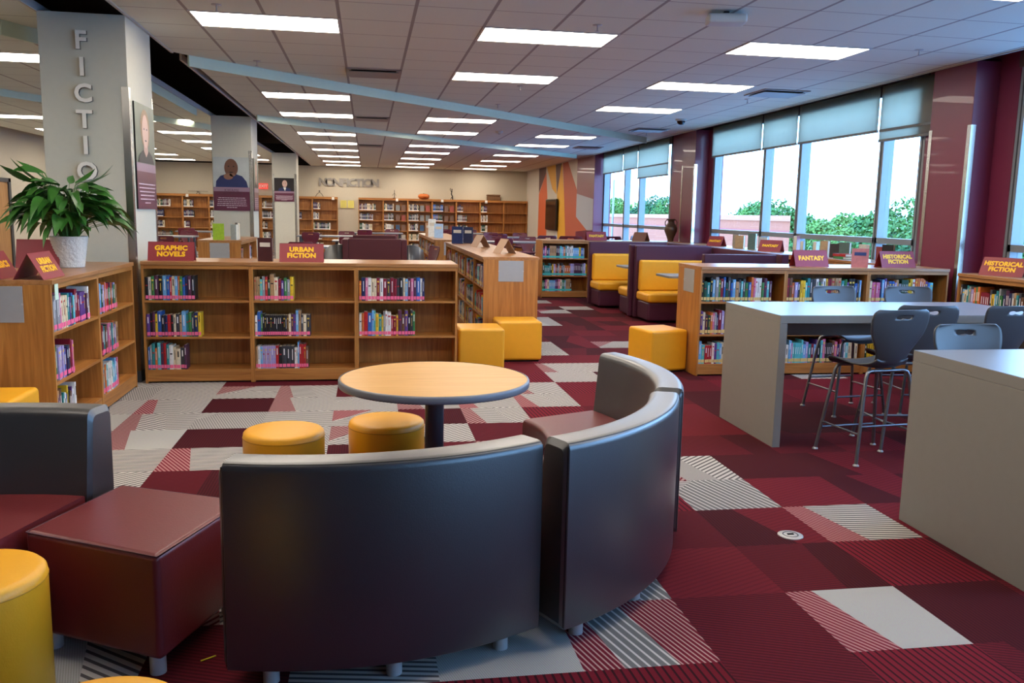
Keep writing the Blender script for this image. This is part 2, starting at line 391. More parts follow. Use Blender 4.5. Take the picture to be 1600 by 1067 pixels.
# vents, sprinklers, detectors
VF = mat('vent_frame', S(150,140,132), .4, .3); VD = mat('vent_dark', S(40,38,38), .6)
vb = MB().box(.03,.58,.08,.53,-.03,-.024); vf_ = MB()
for q in ((0,.61,0,.05),(0,.61,.56,.61),(0,.05,.05,.56),(.56,.61,.05,.56)): vf_.box(q[0],q[1],q[2],q[3],-.012,.002)
vd = MB().box(.05,.56,.05,.56,-.002,.004)
v0 = thing('ceiling_vent', '', 'vent', group='square ceiling air vents'); vf_.build('frame', VF, v0); vb.build('baffle', VF, v0); vd.build('duct_opening', VD, v0)
vs = [(-.223,7.637+4.08*.61,'square ceiling air vent nearest the camera, before the first teal fin'), (-.223,7.637+12.35*.61,'square ceiling air vent between the two long teal fins'),
      (-.223,7.637+22.7*.61,'small distant square ceiling vent above the nonfiction wall'), (4.85,7.637+4.3*.61,'ceiling air vent close to the windows, reflecting pink'),
      (4.85,7.637+12.6*.61,'ceiling air vent near the window side, just before the first teal fin ends'), (4.85,7.637+20.*.61,'far ceiling vent near the windows beyond the second teal fin')]
for i, (x, y, l) in enumerate(vs):
    if i == 0: v0.location = (x,y,CZ); v0['label'] = l
    else: dup(v0, (x,y,CZ), 0, l)
sp0 = thing('fire_sprinkler', '', 'sprinkler', group='ceiling fire sprinklers')
MB().lathe([(0,-.006),(.04,-.005),(.042,.002)], n=20).build('escutcheon', METAL, sp0)
MB().lathe([(0,-.055),(.018,-.054),(.018,-.05),(.006,-.048),(.006,-.006),(.012,0)], n=12).build('sprinkler_head', METAL, sp0)
for i, (a, b_, l) in enumerate([(-1.55,-.42,'sprinkler head beside the first light near the dark slot'), (-1.56,3.85,'sprinkler head just before the first long teal fin near the slot'),
      (3.52,-.51,'sprinkler head at the corner of the nearest middle light panel'), (3.48,5.41,'sprinkler head behind the second light of the middle row'), (3.49,8.55,'sprinkler head just in front of the long teal fin, middle row'),
      (8.72,-.08,'sprinkler head nearest the large windows'), (8.67,5.88,'sprinkler head beside the pink reflecting vent'), (-1.58,7.78,'sprinkler head in the panel between the two teal fins'), (9.02,13.98,'sprinkler head past the far window side vent')]):
    P = (-.223+a*.61, 7.637+b_*.61, CZ)
    if i == 0: sp0.location = P; sp0['label'] = l
    else: dup(sp0, P, 0, l)
t = thing('smoke_detector', 'small round smoke detector on the ceiling above the aisle', 'smoke detector', (2.55,16.96,CZ)); MB().lathe([(0,-.05),(.04,-.048),(.07,-.02),(.075,0)]).build('housing', LFR, t); MB().lathe([(0,-.056),(.02,-.054),(.022,-.046)]).build('sensor', VD, t)
t = thing('ceiling_camera', 'dark dome camera on the ceiling by the windows', 'camera', (5.09,13.8,CZ)); MB().lathe([(.09,0),(.09,-.02),(.07,-.03)][::-1]).build('mount', LFR, t); MB().lathe([(0,-.09),(.035,-.085),(.06,-.06),(.068,-.03)]).build('dome', mat('smoked_dome', S(14,14,16), .1), t)
t = thing('wireless_access_point', 'white boxy device hanging from the ceiling near the top edge', 'access point', (2.77,6.62,CZ-.06), -.2)
MB().box(-.15,.15,-.09,.09,-.035,.035).build('housing', mat('white_plastic', S(200,204,200), .4), t, bevel=.02, seg=3); MB().box(-.02,.02,-.02,.02,.03,.06).build('bracket', VD, t)

# ------------------------------------------------------------------ walls
struct(MB().box(-8.6,6.8,32.6,32.8,-.05,CZ+.0).build('wall_back', WALL))
struct(MB().box(-8.2,-8.0,-8.2,32.6,-.05,CZ+.8).build('wall_left', WALL))
struct(MB().box(-8.2,6.8,-8.2,-8,-.05,CZ+.8).build('wall_front', WALL))
# window wall: low wall, solid piers, pilasters
WB = MB()
WB.box(6.22,6.42,-8,22.5,-.05,.86)
for y0, y1 in ((7.62,9.0),(15.1,17.25),(.3,1.05),(-8,-6.6)): WB.box(6.22,6.42,y0,y1,.86,CZ+.06)
struct(WB.build('wall_right', MAROONW))
struct(MB().box(6.0,6.42,22.5,32.6,-.05,CZ+.8).build('wall_right_far', MAROONW))
struct(MB().box(5.955,6.21,22.47,24.4,-.05,CZ+.8).build('wall_right_pier', MAROONW))
def pilaster(nm, y0, y1):
    p = MB().box(5.95,6.22,y0,y1,-.05,CZ+.0).build(nm, MAROONW, bevel=.004); struct(p)
    for ya, yb in ((y0-.002,y0+.05),(y1-.05,y1+.002)):
        struct(MB().box(5.945,5.951,ya,yb,0,2.52).build('trim_corner_guard', STEEL))
    struct(MB().box(5.945,6.0,y0-.006,y0-.001,0,2.52).build('trim_corner_guard', STEEL))
pilaster('wall_right_pilaster', 7.9, 8.55); pilaster('wall_right_pilaster', 15.3, 15.95); pilaster('wall_right_pilaster', 0.4, 1.05)
struct(MB().box(6.2,6.6,-8,32.3,CZ+.06,CZ+.8).box(-8.4,6.6,32.6,32.9,CZ+.0,CZ+.8).build('ceiling_void_lining', BLACK))
# glazing
GLASS = bpy.data.materials.new('window_glass'); GLASS.use_nodes = True
n = GLASS.node_tree; n.nodes.remove(n.nodes['Principled BSDF']); tr_ = n.nodes.new('ShaderNodeBsdfTransparent'); gl = n.nodes.new('ShaderNodeBsdfGlossy'); gl.inputs['Roughness'].default_value = .02
tr_.inputs[0].default_value = (.95,.97,.98,1); mx = n.nodes.new('ShaderNodeMixShader'); mx.inputs[0].default_value = .05
n.links.new(tr_.outputs[0], mx.inputs[1]); n.links.new(gl.outputs[0], mx.inputs[2]); n.links.new(mx.outputs[0], n.nodes['Material Output'].inputs[0])
def window(i, ys, blinds):
    root = bpy.data.objects.new('window_%d' % i, None); COL.objects.link(root); root['kind'] = 'structure'
    y0, y1 = ys[0], ys[-1]
    f = MB()
    for y in ys: f.box(6.22,6.36,y-.045,y+.045,.86,CZ+.05)
    f.box(6.22,6.36,y0,y1,.86,.93); f.box(6.22,6.36,y0,y1,1.275,1.345); f.box(6.22,6.36,y0,y1,CZ-.02,CZ+.05)
    f.build('window_frame', ALU, root)
    g = MB()
    for y in ys: g.box(6.215,6.222,y-.006,y+.006,.9,CZ)
    g.build('gasket', DGREY, root)
    for a, b_ in zip(ys[:-1], ys[1:]):
        MB().box(6.30,6.306,a+.045,b_-.045,1.345,CZ-.02).build('pane', GLASS, root)
        MB().box(6.30,6.306,a+.045,b_-.045,.93,1.275).build('pane', GLASS, root)
    struct(MB().box(6.19,6.23,y0-.05,y1+.05,CZ-.10,CZ+.06).build('trim_blind_pocket', mat('brown_valance', S(84,66,64), .5)))
window(1, [9.05,9.84,11.87,13.02,15.05], None); window(2, [17.3,19.4,20.57,22.45], None); window(3, [1.1,3.1,4.3,6.3,7.57], None); window(4, [-6.55,-4.4,-3.3,-1.2,.25], None)
def blind(ya, yb, zb, lab, zb2=None):
    t = thing('roller_blind', lab, 'blind', (6.16,(ya+yb)/2,zb), group='grey roller blinds over the windows'); h = (yb-ya)/2-.022
    m = MB(); N = 24
    vs = []; fs = []
    for k in range(N+1):
        y = -h+2*h*k/N; dx = .004*math.sin(k*1.7)
        vs += [(dx,y,.02),(dx*.3,y,CZ+.02-zb)]
    for k in range(N): fs.append((2*k,2*k+2,2*k+3,2*k+1))
    m.add(vs, fs, 0, True); m.build('blind_fabric', BLINDM, t, solid=.003)
    MB().box(-.01,.01,-h,h,0,.03).build('hem_bar', mat('hem_bar_grey', S(110,112,110), .5), t)
    if zb2:
        MB().box(-.008,.008,-h,h,zb2-zb,zb2-zb+.03).build('seam_bar', mat('hem_bar_grey', S(110,112,110), .5), t)
for a in [(13.02,15.05,2.62,'grey roller blind on the big window pane farthest from the camera'), (11.87,13.02,2.62,'narrow grey roller blind, second from the far end of the big window'),
          (9.84,11.87,2.62,'widest grey roller blind over the largest pane of the big window'), (8.6,9.84,2.5,'grey roller blind against the nearer maroon pilaster, hanging slightly lower',2.62),
          (20.57,22.4,2.62,'grey roller blind at the far end of the distant window'), (19.4,20.57,2.64,'narrow grey roller blind in the middle of the distant window'), (17.3,19.4,2.4,'grey roller blind hanging lowest, on the distant window',2.64)]:
    blind(a[0], a[1], a[2], a[3], a[4] if len(a) > 4 else None)
# mural on the far right wall: flat painted shapes
MU = [mat('mural_orange', S(206,96,48), .6), mat('mural_brown', S(98,66,62), .6), mat('mural_yellow', S(226,166,44), .6), mat('mural_terracotta', S(186,92,62), .6), mat('mural_cream', S(206,196,180), .6), mat('mural_grey', S(170,172,178), .6)]
mp = MB()
def wallpoly(pts, m, x=5.998, k=0):
    mp.add([(x-k*.0006, y, z) for y, z in pts], [tuple(range(len(pts)))], m)
wallpoly([(24.4,0.0),(32.6,0.0),(32.6,3.2),(24.4,3.2)], 4)
wallpoly([(30.3,0),(30.2,2.25),(29.0,2.98),(28.7,2.05),(28.8,0)], 0, k=1); wallpoly([(30.25,3.2),(29.0,3.2),(29.05,2.93),(30.2,2.29)], 1, k=2)
wallpoly([(29.0,3.2),(27.54,3.2),(27.3,2.19),(27.95,2.38)], 2, k=3); wallpoly([(27.54,3.2),(26.6,3.2),(27.22,2.19)], 1, k=4)
wallpoly([(26.6,3.2),(26.2,2.17),(25.68,0),(26.9,0),(27.22,2.19)], 2, k=5); wallpoly([(26.5,3.2),(25.86,3.2),(24.43,2.18),(24.4,0),(25.68,0),(26.2,2.17)], 3, k=6)
mp.add([(5.954,24.4,2.16),(5.954,22.51,1.98),(5.954,22.51,1.15),(5.954,23.13,1.14),(5.954,24.4,1.5)], [(0,1,2,3,4)], 5)
mp.add([(5.954,24.4,1.5),(5.954,23.13,1.14),(5.954,24.4,1.08)], [(0,1,2)], 3)
o = mp.build('wall_mural', MU); struct(o)

# ------------------------------------------------------------------ columns
def column(i, x0, x1, y0, y1):
    struct(MB().box(x0,x1,y0,y1,0,CZ-.004).build('column_%d' % i, COLM, bevel=.004))
    for (x, y, sx_, sy_) in ((x1,y0,-1,1),(x1,y1,-1,-1),(x0,y0,1,1))[:3 if i == 3 else 2]:
        g = MB(); g.box(*sorted((x-sx_*.004, x+sx_*.055)), *sorted((y-sy_*.004, y)), 0, 2.55); g.box(*sorted((x-sx_*.004, x)), *sorted((y, y+sy_*.055)), 0, 2.55)
        struct(g.build('trim_column_guard', STEEL))
    struct(MB().box(x0-.006,x1+.006,y0-.008,y1+.006,0,.1).build('baseboard_column', DGREY))
column(1, -2.69,-2.0,7.95,8.79); column(2, -2.67,-2.0,15.9,16.74); column(3, -2.67,-2.0,25.6,26.4)
t = thing('column_lettering', 'tall silver letters spelling FICTION down the front of the column', 'sign')
for ch, z in zip('FICTION', (2.91,2.66,2.475,2.225,2.02,1.835,1.62)):
    pass
for k, ch in enumerate('FICTION'):
    z = 2.905 - k*.2145
    lettering('letter', ch, .205, LETTER, t, frame((-2.35,7.93,z),(1,0,0),(0,0,1)), extrude=.016, bold=.006, side=LETTERSIDE)
t = thing('wall_lettering', 'large dark metal letters spelling NONFICTION on the back wall', 'sign')
xc = -1.72
for ch in 'NONFICTION':
    w = {'N':.245,'O':.265,'F':.205,'I':.10,'C':.245,'T':.21}[ch]
    lettering('letter', ch, .38, mat('grey_metal_letters', S(150,144,136), .4, .2), t, frame((xc+w/2,32.57,2.555),(1,0,0),(0,0,1)), extrude=.02, bold=.016, xs=1.08)
    xc += w

# left wall door
d = bpy.data.objects.new('door_1', None); COL.objects.link(d); d['kind'] = 'structure'
MB().box(-7.995,-7.96,20.0,21.12,0,2.03).build('door_leaf', wood('door_oak', S(196,150,96), S(170,120,70), 2), d)
MB().box(-8.0,-7.93,19.9,20.0,0,2.12).box(-8.0,-7.93,21.12,21.24,0,2.12).box(-8.0,-7.93,19.9,21.24,2.03,2.12).build('door_frame', DGREY, d)
MB().tube([(-7.96,20.95,1.02),(-7.91,20.95,1.02),(-7.91,20.83,1.02)], .012).build('door_handle', METAL, d)
t = thing('room_sign', 'small maroon room sign on the wall beside the wooden door', 'sign', (-7.995,21.75,1.38)); MB().box(0,.012,-.1,.1,-.11,.11).build('sign_plate', SIGNM, t); MB().box(.012,.014,-.05,.05,.0,.05).build('white_mark', PAPER, t)
t = thing('exit_sign', 'red illuminated exit sign on the back wall', 'exit sign', (-3.71,32.557,2.36)); MB().box(-.16,.16,-.03,.03,-.1,.1).build('housing', mat('exit_red', S(235,90,80), .4, emit=S(235,70,60), estr=.7), t, bevel=.008)
lettering('lettering', 'EXIT', .14, PAPER, t, frame((0,-.031,0),(1,0,0),(0,0,1)), bold=.004)
for i in range(2):
    x = -.865 if i == 0 else -.6
    t = thing('paper_notice', ('yellow paper notice on the back wall beside the bookcases, ' + ('nearer the NONFICTION N' if i == 0 else 'nearer the long bookcase run')), 'notice', (x,32.559,1.78), group='yellow paper notices'); MB().box(-.11,.11,-.003,.003,-.135,.135).build('sheet', mat('yellow_paper', S(226,212,110), .8), t)
    m = MB(); 
    for k in range(5): m.box(-.08,.08,-.005,-.003,.09-k*.045,.1-k*.045)
    m.build('printed_text', mat('pencil_grey', S(150,140,90), .8), t)
# ================================================================== BOOKCASES AND BOOKS
BH = 1.08
LEVELS3 = [.12, .415, .739]      # upper faces of the boards
BOOKS = []                       # every book: dict(pos, rz, th, h, d, cover, label, where, n)
def bookcase(loc, rz, w, label, group, double=False, end=None, depth=None, seam_wide=False):
    D = depth or (.61 if double else .32)
    t = thing('bookcase', label, 'bookcase', loc, rz, group)
    MB().box(0,.019,0,D,0,BH-.03).build('side_panel', OAKV, t, bevel=.0015); MB().box(w-.019,w,0,D,0,BH-.03).build('side_panel', OAKV, t, bevel=.0015)
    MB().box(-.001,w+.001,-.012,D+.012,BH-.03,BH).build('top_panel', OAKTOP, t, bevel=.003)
    MB().box(.019,w-.019,D/2-.006 if double else D-.012,D/2+.006 if double else D-.002,.1,BH-.03).build('back_panel', OAKV, t)
    sides = [(0,1),(D,-1)] if double else [(0,1)]
    for y, s in sides:
        a, b_ = sorted((y, y+s*.02)); MB().box(.019,w-.019,a,b_,BH-.064,BH-.03).build('header_rail', OAKH, t, bevel=.0015)
        a, b_ = sorted((y+s*.004, y+s*.024)); MB().box(.019,w-.019,a,b_,.015,.1).build('base_panel', OAKH, t)
        yb = y+s*(D/2-.006 if double else D-.012)
        for z in LEVELS3:
            a, b_ = sorted((y+s*.003, yb)); MB().box(.019,w-.019,a,b_,z-.02,z).build('shelf', OAKH, t, bevel=.0015)
    MB().box(.004,w-.004,.03,D-.03,0,.016).build('plinth', BLACK, t)
    if end is not None:           # label holder on an outer side panel
        x = -.003 if end == 0 else w; yc, zc = D/2, BH-.155
        p = MB().box(x,x+.003,yc-.14,yc+.14,zc-.115,zc+.115).build('label_plate', PLATE, t, bevel=.001)
        s = MB()
        for yy in (yc-.135, yc+.135): s.box(x-.003 if end == 0 else x+.003, x if end == 0 else x+.006, yy-.006, yy+.006, zc-.006, zc+.006)
        s.build('screw', METAL, p)
    return t
PALETTE = [('navy',(28,38,84)),('blue',(40,92,168)),('sky blue',(110,170,214)),('black',(22,22,26)),('charcoal',(56,56,62)),('white',(226,224,218)),('cream',(222,206,172)),
    ('red',(172,32,38)),('crimson',(128,22,44)),('pink',(206,108,146)),('purple',(94,58,128)),('plum',(82,40,66)),('green',(56,122,64)),('dark green',(28,72,52)),('teal',(40,132,134)),
    ('yellow',(226,186,42)),('orange',(206,108,44)),('brown',(104,68,44)),('tan',(178,140,98)),('grey',(140,142,146)),('lavender',(164,150,198)),('turquoise',(90,186,190))]
PM = [mat('cover_'+n_.replace(' ','_'), S(*c), .4, noise=.25, nscale=40) for n_, c in PALETTE]
CI = {n_: i for i, (n_, c) in enumerate(PALETTE)}
def row_of_books(P, rz, length, lab, where, seed, fill=None, runs=None, hmin=.18, hmax=.24, tmin=.016, tmax=.036, dep=.15, fixed=None, vis=True, front=0, pal=None, lean=False):
    """P: start on the shelf board (front edge), local x along the row, local y into the shelf"""
    r = random.Random(seed); x = 0; i = 0; c, s = math.cos(rz), math.sin(rz)
    same = 0; ci = 0; th = hh = 0
    while True:
        if fixed and i < len(fixed): ci, th, hh = fixed[i]
        elif same > 0: same -= 1
        else:
            ci = r.choice(pal) if pal else r.randrange(len(PALETTE)); th = r.uniform(tmin, tmax); hh = r.uniform(hmin, hmax)
            if r.random() < .12: same = r.randrange(1, 4)
        if x+th > length: break
        yo = front+r.uniform(0, .012)
        BOOKS.append(dict(x=P[0]+c*(x+th/2)-s*yo, y=P[1]+s*(x+th/2)+c*yo, z=P[2], rz=rz, th=th-.001, h=hh, d=dep*r.uniform(.85,1.0), ci=ci, lab=lab, where=where, n=i, vis=vis, t=r.randrange(4), tc=r.random()))
        x += th; i += 1
# graphic novels run, facing the camera
GX, GY, GW = -1.945, 7.88, .921
gl_ = [('under the GRAPHIC NOVELS sign','three-shelf oak bookcase unit under the GRAPHIC NOVELS sign, touching the column'), ('under the URBAN FICTION sign','three-shelf oak bookcase unit under the upright URBAN FICTION sign'),
       ('in the unsigned unit by the yellow cubes','three-shelf oak bookcase unit with nothing on top, beside the yellow cube stools')]
rowsG = [[.42,.46,.33],[.345,.50,.47],[.60,.52,0]]
for u in range(3):
    bookcase((GX+u*GW,GY,0), 0, GW, gl_[u][1], 'low oak bookcases facing the round table', end=None, depth=.61, double=True)
    for k, L in enumerate(rowsG[u]):
        if L <= 0: continue
        nm = ['top','middle','bottom'][k]; fx = None
        if u == 1 and k == 1: fx = [(CI['white'],.02,.19),(CI['blue'],.03,.22),(CI['green'],.016,.2),(CI['black'],.016,.2)]+[(CI['black'],.0165,.19)]*12+[(CI['brown'],.014,.19),(CI['cream'],.02,.2),(CI['plum'],.022,.2),(CI['purple'],.02,.2),(CI['sky blue'],.024,.235)]
        if u == 1 and k == 2: fx = [(CI['tan'],.018,.2),(CI['white'],.022,.205),(CI['sky blue'],.02,.2)]+[(CI['lavender'],.019,.205)]*6+[(CI['red'],.028,.21),(CI['black'],.03,.2)]+[(CI['charcoal'],.036,.205)]*3+[(CI['white'],.014,.19)]*2+[(CI['sky blue'],.014,.24)]
        if u == 0 and k == 1: fx = [(CI['purple'],.03,.2),(CI['black'],.02,.21),(CI['plum'],.022,.22),(CI['yellow'],.02,.2),(CI['blue'],.035,.225),(CI['black'],.024,.19),(CI['navy'],.024,.19),(CI['red'],.03,.195)]+[(CI['black'],.02,.19),(CI['cream'],.02,.195),(CI['charcoal'],.03,.2),(CI['tan'],.02,.19),(CI['sky blue'],.036,.225),(CI['teal'],.022,.2),(CI['green'],.026,.215),(CI['charcoal'],.02,.2),(CI['navy'],.034,.215),(CI['yellow'],.024,.215),(CI['orange'],.014,.21)]
        if u == 0 and k == 0: fx = [(CI['black'],.026,.2),(CI['white'],.026,.2),(CI['green'],.026,.21),(CI['plum'],.034,.215),(CI['black'],.034,.215),(CI['sky blue'],.034,.215),(CI['blue'],.024,.21),(CI['red'],.018,.2),(CI['cream'],.026,.21),(CI['sky blue'],.024,.21),(CI['orange'],.018,.21),(CI['green'],.022,.21),(CI['blue'],.02,.2),(CI['navy'],.024,.215),(CI['plum'],.03,.215),(CI['black'],.03,.215)]
        if u == 2 and k == 0: fx = [(CI['orange'],.022,.18),(CI['navy'],.036,.21),(CI['pink'],.022,.21),(CI['white'],.03,.21),(CI['cream'],.03,.2),(CI['cream'],.018,.2),(CI['crimson'],.03,.21),(CI['white'],.03,.205),(CI['crimson'],.034,.2),(CI['charcoal'],.03,.2),(CI['crimson'],.034,.21),(CI['crimson'],.026,.2),(CI['charcoal'],.026,.205),(CI['black'],.03,.21),(CI['cream'],.02,.21),(CI['sky blue'],.024,.2),(CI['plum'],.026,.21),(CI['pink'],.026,.205),(CI['plum'],.026,.21),(CI['blue'],.034,.215),(CI['white'],.02,.205),(CI['navy'],.02,.21)]
        row_of_books((GX+u*GW+.024,GY+.012,LEVELS3[2-k]), 0, L, 'pink', nm+' shelf '+gl_[u][0], 10*u+k, fixed=fx)
# left run along the lounge, facing +x
LX, LY, LW = -1.975, 5.80, .965
ll = [('in the unit with the green sticky note','oak bookcase unit with a green sticky note and the URBAN FICTION and CLASSICS signs'), ('in the unit below the potted plant','oak bookcase unit under the potted plant, next to the lettered column')]
rowsL = [[.80,.40,.40],[.52,.50,.46]]
for u in range(2):
    t = bookcase((LX,LY+u*LW,0), PI/2, LW, ll[u][1], 'low oak bookcases along the lounge edge', double=True, end=0 if u == 0 else None)
    for k, L in enumerate(rowsL[u]):
        row_of_books((LX-.012,LY+u*LW+.024,LEVELS3[2-k]), PI/2, L, 'pink', ['top','middle','bottom'][k]+' shelf '+ll[u][0], 40+10*u+k)
    if u == 0:
        MB().box(.03,.09,-.0155,-.0125,BH-.13,BH-.03).build('sticky_note', mat('green_note', S(206,226,200), .8), t)
# fantasy / historical fiction run, facing the camera behind the high table
HX, HY, HW = 3.19, 7.9, .89
hl = [('in the unit with the plain top by the booths','oak bookcase unit with a bare top and end label plate, next to the yellow cube'), ('under the FANTASY sign behind the high table','oak bookcase unit under the near FANTASY sign, behind the high table'),
      ('under the purple HISTORICAL FICTION sign','oak bookcase unit under the purple lit HISTORICAL FICTION sign')]
rowsH = [[.73,.82,.82],[.80,.82,.82],[.74,.8,.8]]
for u in range(3):
    bookcase((HX+u*HW,HY,0), 0, HW, hl[u][1], 'low oak bookcases behind the high table', double=True, end=0 if u == 0 else None)
    for k, L in enumerate(rowsH[u]):
        row_of_books((HX+u*HW+.024,HY+.012,LEVELS3[2-k]), 0, L, 'amber', ['top','middle','bottom'][k]+' shelf '+hl[u][0], 70+10*u+k, tmin=.018, tmax=.034)
# wall-side bookcases under the windows, facing -x
for u in range(3):
    y1 = 7.28-u*.92
    bookcase((5.50,y1,0), -PI/2, .92, ['oak bookcase unit under the HISTORICAL FICTION sign beside the near pilaster','oak bookcase unit by the near window, behind the high stools','oak bookcase unit by the near window at the frame edge'][u], 'wall-side oak bookcases by the near window', depth=.4)
    for k in range(3):
        row_of_books((5.512,y1-.024,LEVELS3[2-k]), -PI/2, .8, 'amber', ['top','middle','bottom'][k]+' shelf by the near window, unit %s from the pilaster' % ordn(u), 100+10*u+k)
for u in range(7):
    y1 = 15.25-u*.93
    bookcase((5.62,y1,0), -PI/2, .93, 'wall-side oak bookcase unit below the big window, %s counted from the far pilaster' % ordn(u), 'wall-side oak bookcases below the big window', depth=.5)
    if u < 6: row_of_books((5.632,y1-.024,LEVELS3[2]), -PI/2, .7, 'amber', 'top shelf under the big window, unit %s from the far end' % ordn(u), 130+u)
# far fantasy run
for u in range(3):
    x = 3.21+u*.908
    bookcase((x,15.75,0), 0, .908, ['oak bookcase unit with teal-labelled books at the end of the aisle','oak bookcase unit behind the far yellow booth under the distant FANTASY sign','oak bookcase unit behind the booths with a bronze vase on it'][u], 'oak bookcases at the end of the aisle', double=True)
    for k in range(3):
        row_of_books((x+.024,15.762,LEVELS3[2-k]), 0, [.8,.86,.6][k], 'teal', ['top','middle','bottom'][k]+' shelf of the aisle-end unit', 150+10*u+k, tmin=.022, tmax=.04)
# long aisle run, facing -x (and +x)
for run, (X, Y0, nu) in enumerate([(1.25,9.30,5),(1.15,15.0,5)]):
    for u in range(nu):
        y1 = Y0+(u+1)*.92
        bookcase((X,y1,0), -PI/2, .92, 'oak bookcase unit in the %s aisle run, %s from the end panel' % (['near','far'][run], ordn(u)), 'double-sided oak bookcases along the aisle', double=True, end=1 if u == 0 else None)
        for k in range(3):
            row_of_books((X+.012,y1-.03,LEVELS3[2-k]), -PI/2, .72, 'amber', '%s shelf of the %s aisle run, unit %s' % (['top','middle','bottom'][k], ['near','far'][run], ordn(u)), 180+20*run+3*u+k, tmin=.022, tmax=.045)
# short run behind the column
for u in range(2):
    y0 = 13.25+u*.92
    bookcase((-1.85,y0,0), PI/2, .92, ['oak bookcase unit with a grey end plate and lime book on top','oak bookcase unit behind the one topped by a lime green book'][u], 'oak bookcases beyond the graphic novels', double=True, end=0 if u == 0 else None)
    for k in range(3): row_of_books((-1.862,y0+.03,LEVELS3[2-k]), PI/2, .4, 'white', ['top','middle','bottom'][k]+' shelf of the far unit near the second column', 240+3*u+k, tmin=.024, tmax=.05)

# tall back wall bookcases
BL = [.12,.48,.84,1.21,1.57]
def tall_case(x0, w, label, group):
    t = thing('tall_bookcase', label, 'bookcase', (x0,32.28,0), 0, group)
    MB().box(0,.025,0,.3,0,1.96).build('side_panel', OAKV, t); MB().box(w-.025,w,0,.3,0,1.96).build('side_panel', OAKV, t)
    MB().box(0,w,-.01,.3,1.95,2.03).build('top_panel', OAKH, t); MB().box(.02,w-.02,.285,.3,.02,1.96).build('back_panel', OAKV, t); MB().box(.02,w-.02,.01,.03,0,.1).build('base_panel', OAKH, t)
    for z in BL: MB().box(.02,w-.02,.0,.285,z-.025,z).build('shelf', OAKH, t)
    return t
bi = 0
for side, (X, nu) in enumerate([(-7.37,7),(-.32,7)]):
    for u in range(nu):
        x0 = X+u*.9
        tall_case(x0, .9, 'tall oak bookcase on the back wall, %s %s' % (ordn(u), ['from the corner beyond the columns','counting from the yellow notices'][side]), 'tall oak bookcases on the back wall')
        rr = random.Random(500+bi)
        for k, z in enumerate(BL):
            L = rr.choice([.3,.4,.35,.5,.25,.6,.2]) if not (side == 1 and u in (5,6)) else (.26 if u == 5 else 0)
            if side == 1 and u in (1,2,3): L = .38
            if L: row_of_books((x0+.03,32.285,z), 0, L, 'white', 'back wall', 600+bi, tmin=.03, tmax=.055, hmin=.22, hmax=.27, vis=False, pal=[CI[q] for q in ('grey','white','navy','brown','charcoal','cream','plum','dark green')]+([CI['blue']]*14 if (side == 1 and u == 3) else []))
            bi += 1

# ---- build books: the largest in view one by one, the rest as one mass
def proj(x, y, z):
    yaw, pitch = .1684, .148
    dx, dy, dz = x, y, z-1.55
    f = dx*math.sin(yaw)*math.cos(pitch)+dy*math.cos(yaw)*math.cos(pitch)-dz*math.sin(pitch)
    r = dx*math.cos(yaw)-dy*math.sin(yaw); up = dx*math.sin(yaw)*math.sin(pitch)+dy*math.cos(yaw)*math.sin(pitch)+dz*math.cos(pitch)
    u, v = r/f*1338, -up/f*1338
    return 800+u+.0198*(-v)*-1, 533.5+v+.0198*u, f
def score(b):
    px, py, f = proj(b['x'], b['y'], b['z']+b['h']/2)
    if f < .5 or not (0 < px < 1600 and 0 < py < 1067): return 0
    n = (math.sin(b['rz']), -math.cos(b['rz'])); d = math.hypot(b['x'], b['y']); fac = -(n[0]*b['x']+n[1]*b['y'])/d
    if fac < .05: return 0
    a = b['th']*b['h']*fac/d/d
    if 1125 < px < 1232 and py > 475: return 0
    if px > 1200 and 468 < py < 512: a *= .3
    if b['y'] > 9 and b['y'] < 31 and py > 400 and px < 715: return 0
    if 535 < px < 830 and py > 560 and b['y'] > 7.8: return 0
    if b['x'] < -1.9 and b['y'] < 7.8 and py > 628: return 0
    if 1240 < px < 1600 and py > 500: a *= .6
    return a
for b in BOOKS: b['s'] = score(b)
order = sorted(range(len(BOOKS)), key=lambda i: -BOOKS[i]['s'])
solo = set(order[:296]); solo = {i for i in solo if BOOKS[i]['s'] > 0}
LAB = {'pink': PINK, 'amber': AMBER, 'teal': TEALL, 'white': WHITEL}; LABS = ['pink','amber','teal','white']
TITLES = [mat('title_'+q, S(*c), .5) for q, c in (('white',(236,234,228)),('gold',(226,190,70)),('black',(24,24,26)),('red',(190,40,44)))]
def cover_mb(b, m=0, tm=1):
    th, h, d = b['th']/2, b['h'], b['d']; c = MB()
    c.box(-th,-th+.002,.002,d,0,h,m).box(th-.002,th,.002,d,0,h,m)      # boards
    n = 4; pr = [(-th+.0005,.003),(-th*.6,.0008),(0,0),(th*.6,.0008),(th-.0005,.003),(th-.0005,.005),(-th+.0005,.005)]
    c.prism(pr, 0, h, m)
    z0 = h*(.36+.1*b['tc'])
    if b['t'] == 0: c.box(-th*.3,th*.3,-.0008,.001,h*.6,h*.88,tm)
    elif b['t'] == 1: c.box(-th*.6,th*.6,-.0008,.001,h*.8,h*.87,tm).box(-th*.15,th*.15,-.0008,.001,z0,h*.7,tm)
    elif b['t'] == 2: c.box(-th*.18,th*.18,-.0008,.001,z0,h*.85,tm)
    else: c.box(-th*.6,th*.6,-.0008,.001,h*.62,h*.67,tm)
    return c
ORD = {}
